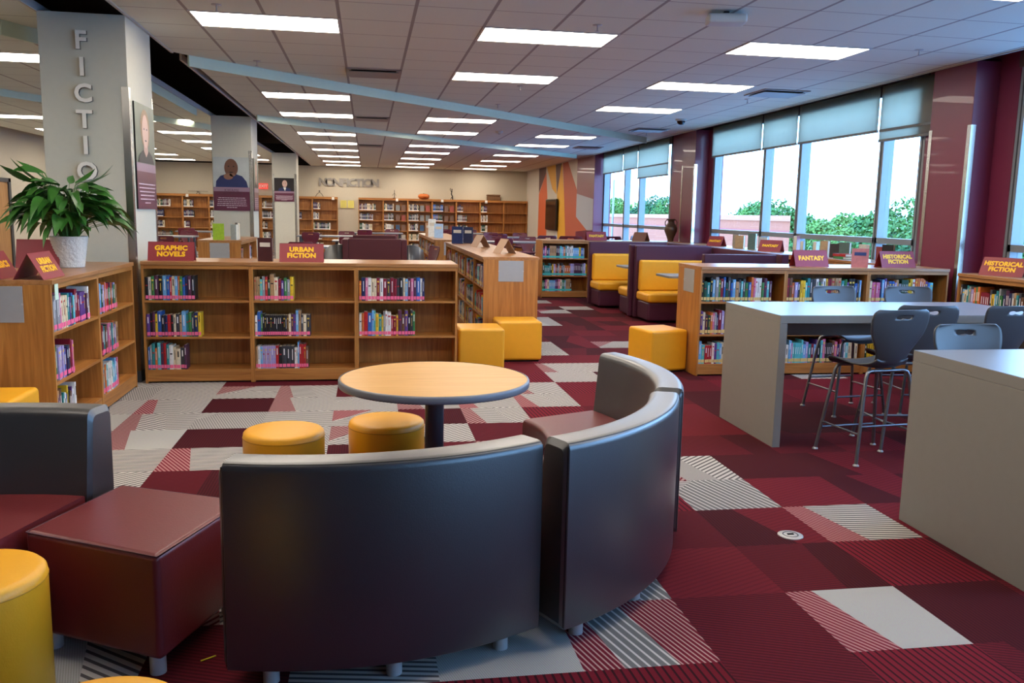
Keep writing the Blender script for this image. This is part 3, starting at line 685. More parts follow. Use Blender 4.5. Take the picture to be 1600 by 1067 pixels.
for i in sorted(solo):
    b = BOOKS[i]; col = PALETTE[b['ci']][0]
    size = 'tall ' if b['h'] > .222 else ('thick ' if b['th'] > .031 else ('slim ' if b['th'] < .02 else ''))
    lab = '%s%s book, %s on the %s' % (size, col, ordn(b['n']), b['where'])
    t = thing('book', ' '.join(lab.split()[:16]), 'book', (b['x'],b['y'],b['z']), b['rz'], 'books on the low shelves')
    tm = TITLES[(0,1,0,3)[b['t']]] if col not in ('white','cream','yellow','tan') else TITLES[(2,3,2,2)[b['t']]]
    cover_mb(b).build('cover', [PM[b['ci']], tm], t)
    th = b['th']/2; MB().box(-th+.0022,th-.0022,.0052,b['d']-.004,.002,b['h']-.003).build('page_block', PAGE, t)
    MB().box(-th*.86,th*.86,-.0014,.001,.012,.042).build('spine_label', LAB[b['lab']], t)
mass = MB(); NM = PM + [TITLES[0], TITLES[2], PAGE] + [LAB[q] for q in LABS]
for i, b in enumerate(BOOKS):
    if i in solo: continue
    k = MB(); th = b['th']/2; tm = len(PM) + (1 if PALETTE[b['ci']][0] in ('white','cream','yellow','tan') else 0)
    k.box(-th,th,0,b['d'],0,b['h'],b['ci']); k.box(-th*.25,th*.25,-.001,0,b['h']*.45,b['h']*.8,tm); k.box(-th,th,-.0014,0,.012,.046,len(PM)+3+LABS.index(b['lab']))
    c, s = math.cos(b['rz']), math.sin(b['rz'])
    o = len(mass.v); mass.v += [(b['x']+c*x-s*y, b['y']+s*x+c*y, b['z']+z) for x, y, z in k.v]
    for f, m in zip(k.f, k.m): mass.f.append([o+q for q in f]); mass.m.append(m); mass.sm.append(False)
tag(mass.build('books', NM), 'the many smaller books standing on the far, low and hidden shelves', 'books', kind='stuff')

# standing display books (face-out or on top of the bookcases)
def display_book(loc, rz, w, h, th, cover, label, tilt=0, name='display_book', spine=None, group=None):
    t = thing(name, label, 'book', loc, rz, group); t.rotation_euler = (tilt,0,rz)
    cm = mat('cover_'+cover[0], S(*cover[1]), .4, noise=.3, nscale=25)
    MB().box(-w/2,w/2,-.002,0,0,h).box(-w/2,w/2,th,th+.002,0,h).box(-w/2-.001,-w/2+.002,-.002,th+.002,0,h).build('cover', cm, t)
    MB().box(-w/2+.002,w/2-.004,0,th,.002,h-.003).build('page_block', PAGE, t)
    if spine: MB().box(-w*.35,w*.35,-.004,-.002,h*.62,h*.8).build('cover_art', mat('art_'+spine[0], S(*spine[1]), .6), t)
    return t
display_book((-.915,8.05,BH+.001), -.1, .13, .21, .03, ('darkmaroon',(70,30,32)), 'dark red and brown book standing on the shelf between the two signs', spine=('pale',(210,200,180)))
display_book((4.93,8.02,BH+.001), -.5, .16, .19, .02, ('rose',(190,120,120)), 'framed pink book with a dark blue cover, beside the HISTORICAL FICTION sign', spine=('navy',(40,60,110)))
for q in [((-2.18,13.35),.2,.16,.24,.03,('lime',(150,180,20)),'lime green book standing face-out on the small far bookcase'), ((-1.98,13.45),-.9,.16,.23,.03,('paleblue',(190,210,220)),'pale blue book leaning beside the lime green one'),
          ((-1.98,13.75),-1.2,.15,.25,.04,('black2',(30,28,34)),'dark book standing behind the lime and pale blue ones')]:
    display_book((*q[0],BH+.001), q[1], q[2], q[3], q[4], q[5], q[6], group='books on top of the small far bookcase')
for k, (x, y, w, h, cv, lb) in enumerate([(1.36,13.2,.17,.26,('navy2',(24,44,92)),'navy blue book standing on the aisle bookcase, closest one'), (1.55,13.4,.15,.25,('darkblue2',(34,40,70)),'dark blue thin book behind the navy one on the aisle bookcase'),
        (1.30,16.0,.16,.26,('skyface',(170,200,230)),'pale blue face-out book on the far aisle bookcase'), (1.22,16.6,.14,.34,('whiteface',(226,226,216)),'tall white book on the far aisle bookcase'), (1.22,17.3,.16,.26,('tanface',(196,150,110)),'tan face-out book on the far aisle bookcase, farthest along')]):
    display_book((x,y,BH+.001), -.25, w, h, .035, cv, lb, spine=('pale',(210,200,180)), group='books on top of the aisle bookcases')
# books in front of the big window
wr = random.Random(12)
wcol = [('wdark',(60,52,50),'dark'),('wgrey',(150,140,126),'grey'),('wred',(130,40,36),'dark red'),('wteal',(86,110,104),'grey teal'),('wtan',(176,150,116),'tan'),('wblack',(34,32,34),'black'),('wpale',(196,196,188),'pale')]
wy = [13.15,12.9,12.6,12.4,12.1,11.15,10.95,10.65,10.35,10.1,9.85,9.45,9.2,8.95]
for k, y in enumerate(wy):
    c = wcol[(k*3+1) % 7]; h = wr.uniform(.17,.25)
    display_book((5.85+wr.uniform(-.06,.06),y,BH+.001), -PI/2+wr.uniform(-.9,.9), wr.uniform(.13,.17), h, wr.uniform(.025,.045), c[:2], '%s book standing open-side out on the window ledge bookcase, %s from the far end' % (c[2], ordn(k)), group='display books in front of the big window')
for k, (y, cn, nm_) in enumerate([(9.75,(60,130,80),'green'),(9.75,(170,40,40),'red')]):
    t = thing('lying_book', '%s book lying flat %s on the window ledge bookcase' % (nm_, ['at the bottom of a pair','on top of the green one'][k]), 'book', (5.78,y,BH+.001+k*.032), .2*k, 'books lying flat by the window')
    MB().box(-.08,.08,-.11,.11,0,.003).box(-.08,.08,-.11,.11,.027,.03).box(-.082,-.079,-.11,.11,0,.03).build('cover', mat('cover_flat_'+nm_, S(*cn), .4), t); MB().box(-.078,.076,-.106,.106,.003,.027).build('page_block', PAGE, t)
# face-out books on the tall back shelves
for u in (1,2,3):
    for k in range(4):
        for q in range(2):
            z = BL[4-k]; cn = wr.choice([('fblue',(52,84,120)),('fgrey',(130,132,130)),('fbrown',(116,84,66)),('fpale',(196,190,176)),('fred',(150,66,52))])
            display_book((-.32+u*.9+.53+q*.21,32.35,z+.001), wr.uniform(-.1,.1), .15, .22, .02, cn, '%s face-out book, %s row down in the back wall bookcase %s from the notices' % (['nearer','farther'][q], ordn(k), ordn(u)), tilt=-.12, group='face-out books on the back wall')

# ------------------------------------------------------------------ tent signs
def tent(loc, rz, text, size, label, L=.39, h=.165, half=.085, card=SIGNM, xs=1.08, back=False, tcol=GOLD):
    t = thing('tent_sign', label, 'sign', loc, rz, 'folded maroon tent signs')
    n = math.hypot(half, h); m = MB()
    for s in (-1, 1):
        vs = [(-L/2,s*half,0),(L/2,s*half,0),(L/2,0,h),(-L/2,0,h)]
        off = Vector((0, s*h, half)).normalized()*-.0022
        m.add(vs+[tuple(Vector(v)+off) for v in vs], [(0,1,2,3) if s < 0 else (3,2,1,0), (7,6,5,4) if s < 0 else (4,5,6,7), (0,4,5,1),(1,5,6,2),(2,6,7,3),(3,7,4,0)])
    m.build('folded_card', card, t)
    yd = Vector((0, half, h)).normalized()
    if text: lettering('lettering', text, size, tcol, t, frame(Vector((0,-half,0))+yd*n*.5+Vector((0,-.0012,.0006)),(1,0,0),yd), extrude=.0004, bold=.0032, xs=xs, spacing=1.06)
    return t
z = BH+.001
tent((-1.715,8.03,z), 0, 'GRAPHIC\nNOVELS', .058, 'maroon tent sign reading GRAPHIC NOVELS on the oak bookcase by the column', half=.05)
tent((-.59,8.03,z), 0, 'URBAN\nFICTION', .058, 'maroon tent sign reading URBAN FICTION, upright on the bookcase facing the round table', half=.05)
tent((-2.1,5.99,z), PI/2, 'URBAN\nFICTION', .058, 'maroon tent sign reading URBAN FICTION on the bookcase with the potted plant', half=.09)
tent((-2.36,5.93,z), PI/2, 'CLASSICS', .06, 'maroon tent sign reading CLASSICS behind the slanted URBAN FICTION sign', half=.09)
tent((-2.43,6.95,z), .05, '', .06, 'maroon tent sign seen from its blank side, beside the white plant pot', L=.30, h=.21, half=.06)
tent((4.42,8.1,z), .12, 'FANTASY', .062, 'maroon tent sign reading FANTASY behind the high table', half=.06)
tent((5.38,8.1,z), .12, 'HISTORICAL\nFICTION', .056, 'tent sign reading HISTORICAL FICTION at the end of the bookcase by the steel guards', half=.06, L=.42)
tent((5.67,6.9,z), -PI/2+.35, 'HISTORICAL\nFICTION', .056, 'maroon tent sign reading HISTORICAL FICTION at the frame edge by the near window', half=.07, L=.40)
tent((4.28,15.9,z), .1, 'FANTASY', .062, 'small distant maroon tent sign reading FANTASY at the end of the aisle', half=.06, L=.40)
tent((1.62,10.2,z), -PI/2+.15, '', .06, 'tent sign seen edge-on on the aisle bookcase, nearer one', half=.1, h=.17, L=.3, card=mat('pale_card', S(196,160,132), .6))
tent((1.56,12.0,z), -PI/2+.2, '', .06, 'tent sign seen edge-on on the aisle bookcase, farther one', half=.1, h=.17, L=.3, card=mat('pale_card', S(196,160,132), .6))
tent((5.8,13.75,z), -PI/2+.5, 'FANTASY', .05, 'brownish tent sign on the window ledge at the far end of the book row', half=.08, L=.3)
tent((5.8,11.75,z), -PI/2+.7, 'FANTASY', .05, 'maroon FANTASY tent sign on the window ledge in the middle of the book row', half=.08, L=.34)
tent((5.2,16.0,z), -.9, '', .05, 'brown folded tent sign on the far bookcase near the bronze vase', half=.09, L=.3, card=mat('brown_card', S(120,70,50), .6))
DARKM = mat('dark_maroon_fabric', S(84,22,26), .55)
# ================================================================== LOUNGE
def arc_loops(prof, R0, a0, a1, n, sgn=1):
    loops = []
    for k in range(n+1):
        a = a0+(a1-a0)*k/n
        loops.append([((R0+r)*math.cos(a), (R0+r)*math.sin(a), z) for r, z in prof])
    return loops
def rounded(pts, rad, seg=4):
    out = []; n = len(pts)
    for i in range(n):
        p = Vector(pts[i]); a = Vector(pts[i-1]); b_ = Vector(pts[(i+1) % n]); r = rad[i] if isinstance(rad, (list, tuple)) else rad
        if r <= 0: out.append(tuple(p)); continue
        u = (a-p).normalized(); v = (b_-p).normalized(); p0 = p+u*r; p1 = p+v*r
        for k in range(seg+1):
            t = k/seg; q = p0*(1-t)**2+p*2*t*(1-t)+p1*t*t; out.append(tuple(q))
    return out
def sofa(center, a0, a1, label, legs=True):
    t = thing('curved_sofa', label, 'sofa', (*center,0), 0, 'curved sofa sections of vinyl')
    R = 1.36; gap = .006; a0 += gap; a1 -= gap
    back = rounded([(0,.07),(0,.765),(-.135,.765),(-.17,.40),(-.17,.07)], [.006,.03,.035,.01,.006])
    bk = MB().ring(arc_loops(back[::-1], R, a0, a1, 28), 0, caps=False)
    for a, rev in ((a0, 0), (a1, 1)):        # slightly domed end faces
        base = [((R+r)*math.cos(a), (R+r)*math.sin(a), z) for r, z in back[::-1]]
        da = (-.012 if not rev else .012)
        inn = []
        cr, cz = -.08, .42
        for r, z in back[::-1]:
            rr = cr+(r-cr)*.82; zz = cz+(z-cz)*.93; inn.append(((R+rr)*math.cos(a+da), (R+rr)*math.sin(a+da), zz))
        if rev: bk.ring([base, inn], 0, caps=False); bk.add(inn, [tuple(range(len(inn)))], 0)
        else: bk.ring([inn, base], 0, caps=False); bk.add(inn, [tuple(range(len(inn)-1,-1,-1))], 0)
    bo = bk.build('backrest', VINYLG, t)
    pts = []
    for k in range(29):
        a = a0+(a1-a0)*k/28; pts.append(((R-.012)*math.cos(a), (R-.012)*math.sin(a), .757))
    pp = MB().tube(pts, .0045, 6)
    for a in (a0-.002, a1+.002): pp.tube([((R-.006)*math.cos(a), (R-.006)*math.sin(a), z) for z in (.08,.4,.75)], .004, 6)
    pp.build('piping', PIPING, bo)
    seat = rounded([(-.172,.07),(-.172,.435),(-.66,.435),(-.66,.07)], [.004,.01,.03,.01])
    MB().ring(arc_loops(seat[::-1], R, a0+.004, a1-.004, 24), 0).build('seat', VINYLM, t, bevel=.012, seg=3)
    for a in (a0+.09, (a0+a1)/2, a1-.09):
        x, y = (R-.07)*math.cos(a), (R-.07)*math.sin(a); MB().lathe([(.027,0),(.027,.075)], (x,y,0), 16).build('leg', METAL, t)
    for a in (a0+.16, a1-.16):
        x, y = (R-.6)*math.cos(a), (R-.6)*math.sin(a); MB().lathe([(.027,0),(.027,.075)], (x,y,0), 16).build('leg', METAL, t)
rad = math.radians
sofa((-.118,4.012), rad(-104.6), rad(-57.6), 'curved charcoal vinyl sofa section in the foreground, its tall dark back to the camera')
sofa((.097,4.042), rad(-64.4), rad(-17.6), 'middle curved sofa section, its back glowing blue from the windows')
sofa((.19,4.235), rad(-23.2), rad(23.5), 'farthest curved sofa section of the three, open charcoal inside with maroon seat')
sofa((-1.435,2.295), rad(72.5), rad(118.5), 'curved sofa section at the frame edge, charcoal back facing the camera')
# wedge ottoman
t = thing('wedge_ottoman', 'maroon vinyl wedge ottoman between the foreground sofa and the yellow pouf', 'ottoman', (0,0,0))
A, B_, C_, D_ = (-1.17,3.05), (-.672,2.765), (-.47,3.30), (-.985,3.55)
MB().prism([A,B_,C_,D_], .075, .44).build('seat', VINYLM, t, bevel=.022, seg=4)
def inset(ps, k, z):
    c = Vector((sum(p[0] for p in ps)/4, sum(p[1] for p in ps)/4)); return [(*(c+(Vector(p)-c)*k), z) for p in ps]
q = inset([A,B_,C_,D_], .985, .4335); MB().tube(q+[q[0]], .003, 6).build('piping', VINYLP, t)
for p in inset([A,B_,C_,D_], .8, 0): MB().lathe([(.027,0),(.027,.08)], p, 16).build('leg', METAL, t)
# poufs
def pouf(c, label, r=.205, h=.43):
    t = thing('round_pouf', label, 'pouf', (*c,0), 0, 'round yellow poufs')
    MB().lathe([(0,.012),(r-.01,.012),(r,.02),(r,h-.03)], n=48).build('side_cover', VINYLY, t)
    MB().lathe([(r,h-.032),(r-.003,h-.012),(r-.012,h-.003),(r-.03,h+.001),(r*.5,h+.006),(0,h+.007)], n=48).build('top_cushion', VINYLY, t)
    MB().lathe([(r-.0005,h-.036),(r+.0018,h-.033),(r-.0005,h-.030)], n=48, caps=False).build('seam', mat('yellow_seam', S(196,132,20), .5), t)
    MB().lathe([(r-.03,0),(r-.03,.014)], n=32).build('base', BLACK, t)
    return t
pouf((-.43,4.43), 'round yellow pouf under the round table, standing clear of it'); p2 = pouf((.098,4.60), 'round yellow pouf partly hidden under the round table top')
MB().box(.2,.207,-.02,-.012,.3,.33).build('fabric_tag', BLACK, p2)
pouf((-1.205,2.725), 'tall looking yellow pouf cut by the frame edge beside the wedge ottoman', r=.21); pouf((-.60,1.86), 'yellow pouf nearest the camera, only its round top showing')
def cube(c, rz, label, s=.46, h=.43):
    t = thing('cube_stool', label, 'stool', (*c,0), rz, 'yellow cube stools')
    MB().box(-s/2,s/2,-s/2,s/2,.015,h).build('upholstery', VINYLY, t, bevel=.03, seg=4)
    MB().tube([(-s/2+.012,-s/2+.004,h-.02),(s/2-.012,-s/2+.004,h-.02)], .0025, 6).build('seam', mat('yellow_seam', S(196,132,20), .5), t)
    MB().box(-s/2+.03,s/2-.03,-s/2+.03,s/2-.03,0,.016).build('base', BLACK, t)
    return t
cube((1.10,8.47), 0, 'yellow cube stool touching the end of the graphic novels bookcase'); c2 = cube((1.585,9.03), 0, 'yellow cube stool against the end panel of the aisle bookcase', s=.47)
MB().box(.234,.24,.05,.075,.22,.26).build('fabric_tag', BLACK, c2)
cube((2.92,8.30), .25, 'yellow cube stool against the end of the bookcase behind the high table', s=.44); cube((-2.25,5.42), 0, 'yellow cube stool behind the frame edge sofa, by the end panel', s=.46)
# round table
t = thing('round_table', 'round maple-topped table with a grey edge and dark pillar', 'table', (.325,4.18,0))
MB().lathe([(0,.705),(.462,.705),(.462,.738),(.455,.7405),(0,.7405)], n=72, sm=False).build('tabletop', MAPLE, t)
MB().lathe([(.455,.703),(.468,.705),(.471,.712),(.471,.732),(.468,.739),(.461,.741)], n=72, caps=False).build('edge_band', EDGE, t)
MB().lathe([(.047,.02),(.047,.70)], n=32).build('pillar', PILLAR, t); MB().lathe([(0,0),(.28,0),(.28,.012),(.05,.03),(0,.03)], n=48).build('base_disc', PILLAR, t)
MB().box(-.14,.14,-.02,.02,.69,.705).box(-.02,.02,-.14,.14,.69,.705).build('top_bracket', BLACK, t)
# floor bits
t = thing('floor_outlet', 'round brass floor outlet cover set in the burgundy carpet', 'floor outlet', (2.06,3.77,0)); MB().lathe([(0,.0),(.062,0),(.062,.003),(.055,.006),(0,.006)], n=32).build('cover_ring', METAL, t); MB().lathe([(.033,.0062),(.036,.0085),(.039,.0062)], n=32, caps=False).build('lid_groove', DGREY, t); MB().box(-.016,.016,-.006,.006,.006,.010).build('latch', BLACK, t)
tag(MB().tube([(-.575,2.895,.003),(-.53,2.925,.003)], .0025, 6).build('yellow_stick', mat('bright_yellow', S(240,220,20), .5)), 'tiny yellow strip lying on the burgundy carpet beside the ottoman', 'strip')

# ================================================================== HIGH TABLES AND STOOLS
def high_table(x0, x1, y0, y1, h, label):
    t = thing('high_table', label, 'table', (0,0,0), 0, 'grey waterfall-leg high tables')
    MB().box(x0,x1,y0,y1,h-.055,h-.0015).build('table_top', LAMG, t, bevel=.002)
    MB().box(x0+.001,x1-.001,y0+.001,y1-.001,h-.0016,h).build('top_surface', LAMT, t)
    for a in (x0, x1-.055): MB().box(a,a+.055,y0,y1,0,h-.056).build('leg', LAMG, t, bevel=.002)
    MB().box(x0+.055,x1-.055,(y0+y1)/2-.01,(y0+y1)/2+.01,h-.2,h-.056).build('stretcher', LAMG, t)
    return t
high_table(2.728,4.80,5.325,6.225,.912, 'long grey high table with a slab leg, ringed by charcoal stools')
high_table(2.75,4.9,3.02,3.922,.902, 'grey high table cut off at the frame edge, nearest the camera')
def shell(m_, scale=1.0):
    path = [(.215,.585,.17),(.20,.612,.195),(.14,.628,.21),(.05,.622,.205),(-.05,.612,.19),(-.12,.617,.155),(-.165,.64,.125),(-.19,.68,.118),(-.207,.73,.13),(-.222,.79,.165),(-.236,.85,.197),(-.248,.91,.212),(-.257,.96,.212),(-.262,.99,.20),(-.264,1.005,.175)]
    P = []
    # resample finely
    for i in range(len(path)-1):
        a, b_ = path[i], path[i+1]
        p0 = path[max(i-1,0)]; p3 = path[min(i+2,len(path)-1)]
        for k in range(4):
            u = k/4
            P.append(tuple(.5*((2*a[j])+(-p0[j]+b_[j])*u+(2*p0[j]-5*a[j]+4*b_[j]-p3[j])*u*u+(-p0[j]+3*a[j]-3*b_[j]+p3[j])*u**3) for j in range(3)))
    P.append(path[-1]); nu = 28; nv = len(P)
    vs = []; keep = {}
    for i, (y, z, w) in enumerate(P):
        for k in range(nu+1):
            u = -1+2*k/nu
            curve = .028*u*u if z < .66 else .03*u*u
            vs.append([u*w, y+(0 if z < .66 else curve), z+(curve if z < .66 else 0)])
    holes = [(-.032,.958),(.032,.958)]; ra, rb = .028, .014
    def inh(x, z): return next((h for h in holes if ((x-h[0])/ra)**2+((z-h[1])/rb)**2 < 1), None)
    fs = []; used = {}
    for i in range(nv-1):
        for k in range(nu):
            q = [i*(nu+1)+k, i*(nu+1)+k+1, (i+1)*(nu+1)+k+1, (i+1)*(nu+1)+k]
            cx_ = sum(vs[j][0] for j in q)/4; cz_ = sum(vs[j][2] for j in q)/4
            if cz_ > .9 and inh(cx_, cz_):
                for j in q: used.setdefault(j, inh(cx_, cz_))
                continue
            fs.append(q)
    live = {j for f in fs for j in f}
    for j, h in used.items():
        if j in live:
            dx, dz = (vs[j][0]-h[0])/ra, (vs[j][2]-h[1])/rb; l = math.hypot(dx, dz) or 1
            vs[j][0] = h[0]+dx/l*ra; vs[j][2] = h[1]+dz/l*rb
    m = MB(); m.add(vs, fs, 0, True); return m
def make_stool(label, plastic):
    t = thing('counter_stool', label, 'stool')
    shell(plastic).build('seat_shell', plastic, t, solid=.009)
    for sx_ in (-1, 1):
        for sy_ in (-1, 1):
            l = MB().tube([(sx_*.05,sy_*.13,.600),(sx_*.125,sy_*.14,.600),(sx_*.152,sy_*.147,.592),(sx_*.165,sy_*.152,.565),(sx_*.205,sy_*.185,.25),(sx_*.235,sy_*.21,.012)], .0115, 10).build('leg', TUBEM, t)
            MB().lathe([(.014,0),(.02,.002),(.02,.008),(.012,.016)], (sx_*.236,sy_*.211,0), 14).build('glide', PLATE, l)
    MB().tube([(-.217,.196,.16),(.217,.196,.16)], .008, 8).build('foot_rail', TUBEM, t)
    MB().tube([(-.206,-.187,.25),(.206,-.187,.25)], .008, 8).build('foot_rail', TUBEM, t)
    for s in (-1, 1): MB().tube([(s*.212,.19,.2),(s*.212,-.19,.2)], .007, 8).build('side_rail', TUBEM, t)
    MB().tube([(-.1,-.14,.600),(.1,-.14,.600)], .011, 8).build('seat_frame', TUBEM, t)
    return t
ST = make_stool('charcoal plastic counter stool nearest the camera side of the high table, all legs visible', PLAST)
ST.location = (3.27,5.08,0); ST.rotation_euler = (0,0,.12); ST['group'] = 'charcoal stools around the high tables'
for x, y, r, l in [(3.68,5.33,-.1,'charcoal counter stool just behind the nearest one, tucked closer under the high table'), (4.28,5.33,.05,'charcoal counter stool farthest along the camera side of the high table'),
                   (3.86,6.36,PI+.1,'charcoal counter stool beyond the high table, nearer the yellow cube'), (4.50,6.36,PI-.08,'charcoal counter stool beyond the high table, nearer the pilaster'),
                   (3.22,3.90,PI+.05,'charcoal counter stool behind the cut-off high table, most of its back visible'), (3.93,3.88,PI-.1,'charcoal counter stool at the frame edge behind the cut-off high table')]:
    dup(ST, (x,y,0), r, l)
# far maroon stools by the mural
MS = make_stool('maroon plastic stool beyond the aisle-end bookcase, nearest the aisle', PLASTM); MS.location = (3.5,17.4,0); MS['group'] = 'maroon stools past the aisle end'; MS.rotation_euler = (0,0,.4)
for x, y, r, l in [(4.12,17.2,-.3,'maroon stool beyond the aisle-end bookcase, second from the aisle'), (4.95,17.6,.2,'maroon stool in front of the distant window'), (5.5,18.4,1.2,'maroon stool near the distant window and bronze vase')]:
    dup(MS, (x,y,0), r, l).scale = (1.12,)*3

MS.scale = (1.12,)*3
# ================================================================== BOOTHS
def bench(x0, x1, yb, d, label, h=1.10):
    """seat faces d (+1 = +y, -1 = -y); yb: plane of the back panel"""
    t = thing('booth_bench', label, 'bench', (0,0,0), 0, 'yellow and plum booth benches')
    def Y(a): return yb+d*a
    def bx(a0, a1, z0, z1, xa=x0, xb=x1): y = sorted((Y(a0), Y(a1))); return MB().box(xa,xb,y[0],y[1],z0,z1)
    bx(-.09,0,.03,h,x0-.03).build('back_panel', VINYLP, t, bevel=.01, seg=3)
    bx(0,.12,.44,.90,x0+.01).build('back_cushion', VINYLY, t, bevel=.035, seg=4); bx(.0,.58,.30,.44,x0-.01).build('seat_cushion', VINYLY, t, bevel=.045, seg=4); bx(.01,.54,.03,.305,x0+.01).build('base', VINYLP, t, bevel=.03, seg=3)
    return t
bench(3.83,5.2,14.5,-1,'yellow cushioned booth bench farthest along the aisle'); bench(3.98,5.2,12.72,1,'booth bench with only the rounded end of its yellow seat showing',h=1.12)
bench(4.03,5.2,12.5,-1,'yellow cushioned booth bench nearest the bookcase behind the high table',h=1.11); bench(4.25,5.2,10.45,1,'booth bench whose plum back rises behind the bookcase top',h=1.09)
t = thing('booth_divider', 'tall plum upholstered divider standing along the window side of the booths', 'divider'); MB().box(5.24,5.34,10.3,14.6,.03,1.1).build('panel', VINYLP, t, bevel=.01, seg=3); MB().box(5.25,5.33,10.35,14.5,0,.03).build('base', BLACK, t)
for y, l in ((13.62,'grey booth table between the two farther benches'), (11.6,'grey booth table between the two nearer benches')):
    t = thing('booth_table', l, 'table', (4.1,y,0), 0, 'booth tables'); MB().prism(rounded([(0,-.3),(1.1,-.3),(1.1,.3),(0,.3)], .08), .71, .74).build('tabletop', LAMG, t, bevel=.003)
    MB().lathe([(.035,.02),(.035,.71)], (.62,0,0), 20).build('pillar', PILLAR, t); MB().lathe([(0,0),(.2,0),(.2,.02),(0,.02)], (.62,0,0), 24).build('base_disc', PILLAR, t)
# vase
t = thing('bronze_vase', 'brown glazed two-handled vase on the far bookcase against the window', 'vase', (5.78,15.95,BH+.001))
MB().lathe([(0,0),(.055,0),(.06,.01),(.055,.03),(.08,.1),(.12,.2),(.125,.26),(.10,.31),(.065,.35),(.06,.39),(.085,.42),(.09,.43),(.078,.43),(.05,.39),(0,.38)], n=32).build('body', BRONZE, t)
for s in (-1, 1): MB().tube([(s*.085,0,.415),(s*.115,0,.38),(s*.12,0,.34),(s*.105,0,.30)], .009, 8).build('handle', BRONZE, t)

# ================================================================== PLANT
t = thing('potted_plant', 'leafy green peace lily in a white woven pot on the bookcase', 'plant', (-2.24,7.02,BH+.001))
prof = []
for k in range(25):
    z_ = k*.0098; prof.append((.100+.034*k/24+(.0022 if k % 2 else -.0012), z_))
MB().lathe([(0,0)]+prof+[(.124,.235),(.118,.2),(0,.2)], n=40).build('pot', POTM, t)
MB().lathe([(0,.205),(.118,.205)], n=24).build('soil', SOIL, t)
pr_ = random.Random(5); lv = MB(); stm = MB()
for k in range(260):
    a = pr_.uniform(0, 2*PI); out = pr_.uniform(.05,.40)*(1 if k % 3 else .6); hgt = pr_.uniform(.16,.44)*(1.0 if out < .26 else .72)
    if k < 3: out, hgt = .16, .50
    L = pr_.uniform(.14,.23); w = L*pr_.uniform(.17,.25)
    p0 = Vector((math.cos(a)*.045, math.sin(a)*.045, .2)); d = Vector((math.cos(a), math.sin(a), 0)); mid = p0+d*out*.3+Vector((0,0,hgt*.75)); p1 = p0+d*out*.68+Vector((0,0,hgt))
    stm.tube([p0,(p0+mid)/2+Vector((0,0,.02)),mid,p1], .0022, 5)
    droop = pr_.uniform(.2,1.3) if hgt < .42 else pr_.uniform(-.6,.3); tw = pr_.uniform(-.6,.6)
    side = Vector((-d.y,d.x,0)); side = (side*math.cos(tw)+Vector((0,0,1))*math.sin(tw)).normalized()
    vs = []; N = 7
    for j in range(N+1):
        u = j/N; c = p1+d*(L*u)+Vector((0,0,.25*L*u-droop*L*u*u)); ww = w*math.sin(PI*min(u*1.02+.03,1))**.8*(1-.25*u)
        vs += [c-side*ww+Vector((0,0,.18*ww)), c-Vector((0,0,.1*ww)), c+side*ww+Vector((0,0,.18*ww))]
    fs = []
    for j in range(N): fs += [(3*j,3*j+1,3*j+4,3*j+3),(3*j+1,3*j+2,3*j+5,3*j+4)]
    lv.add(vs, fs, 0, True)
stm.build('stems', STEM, t); lv.build('leaves', LEAF, t)

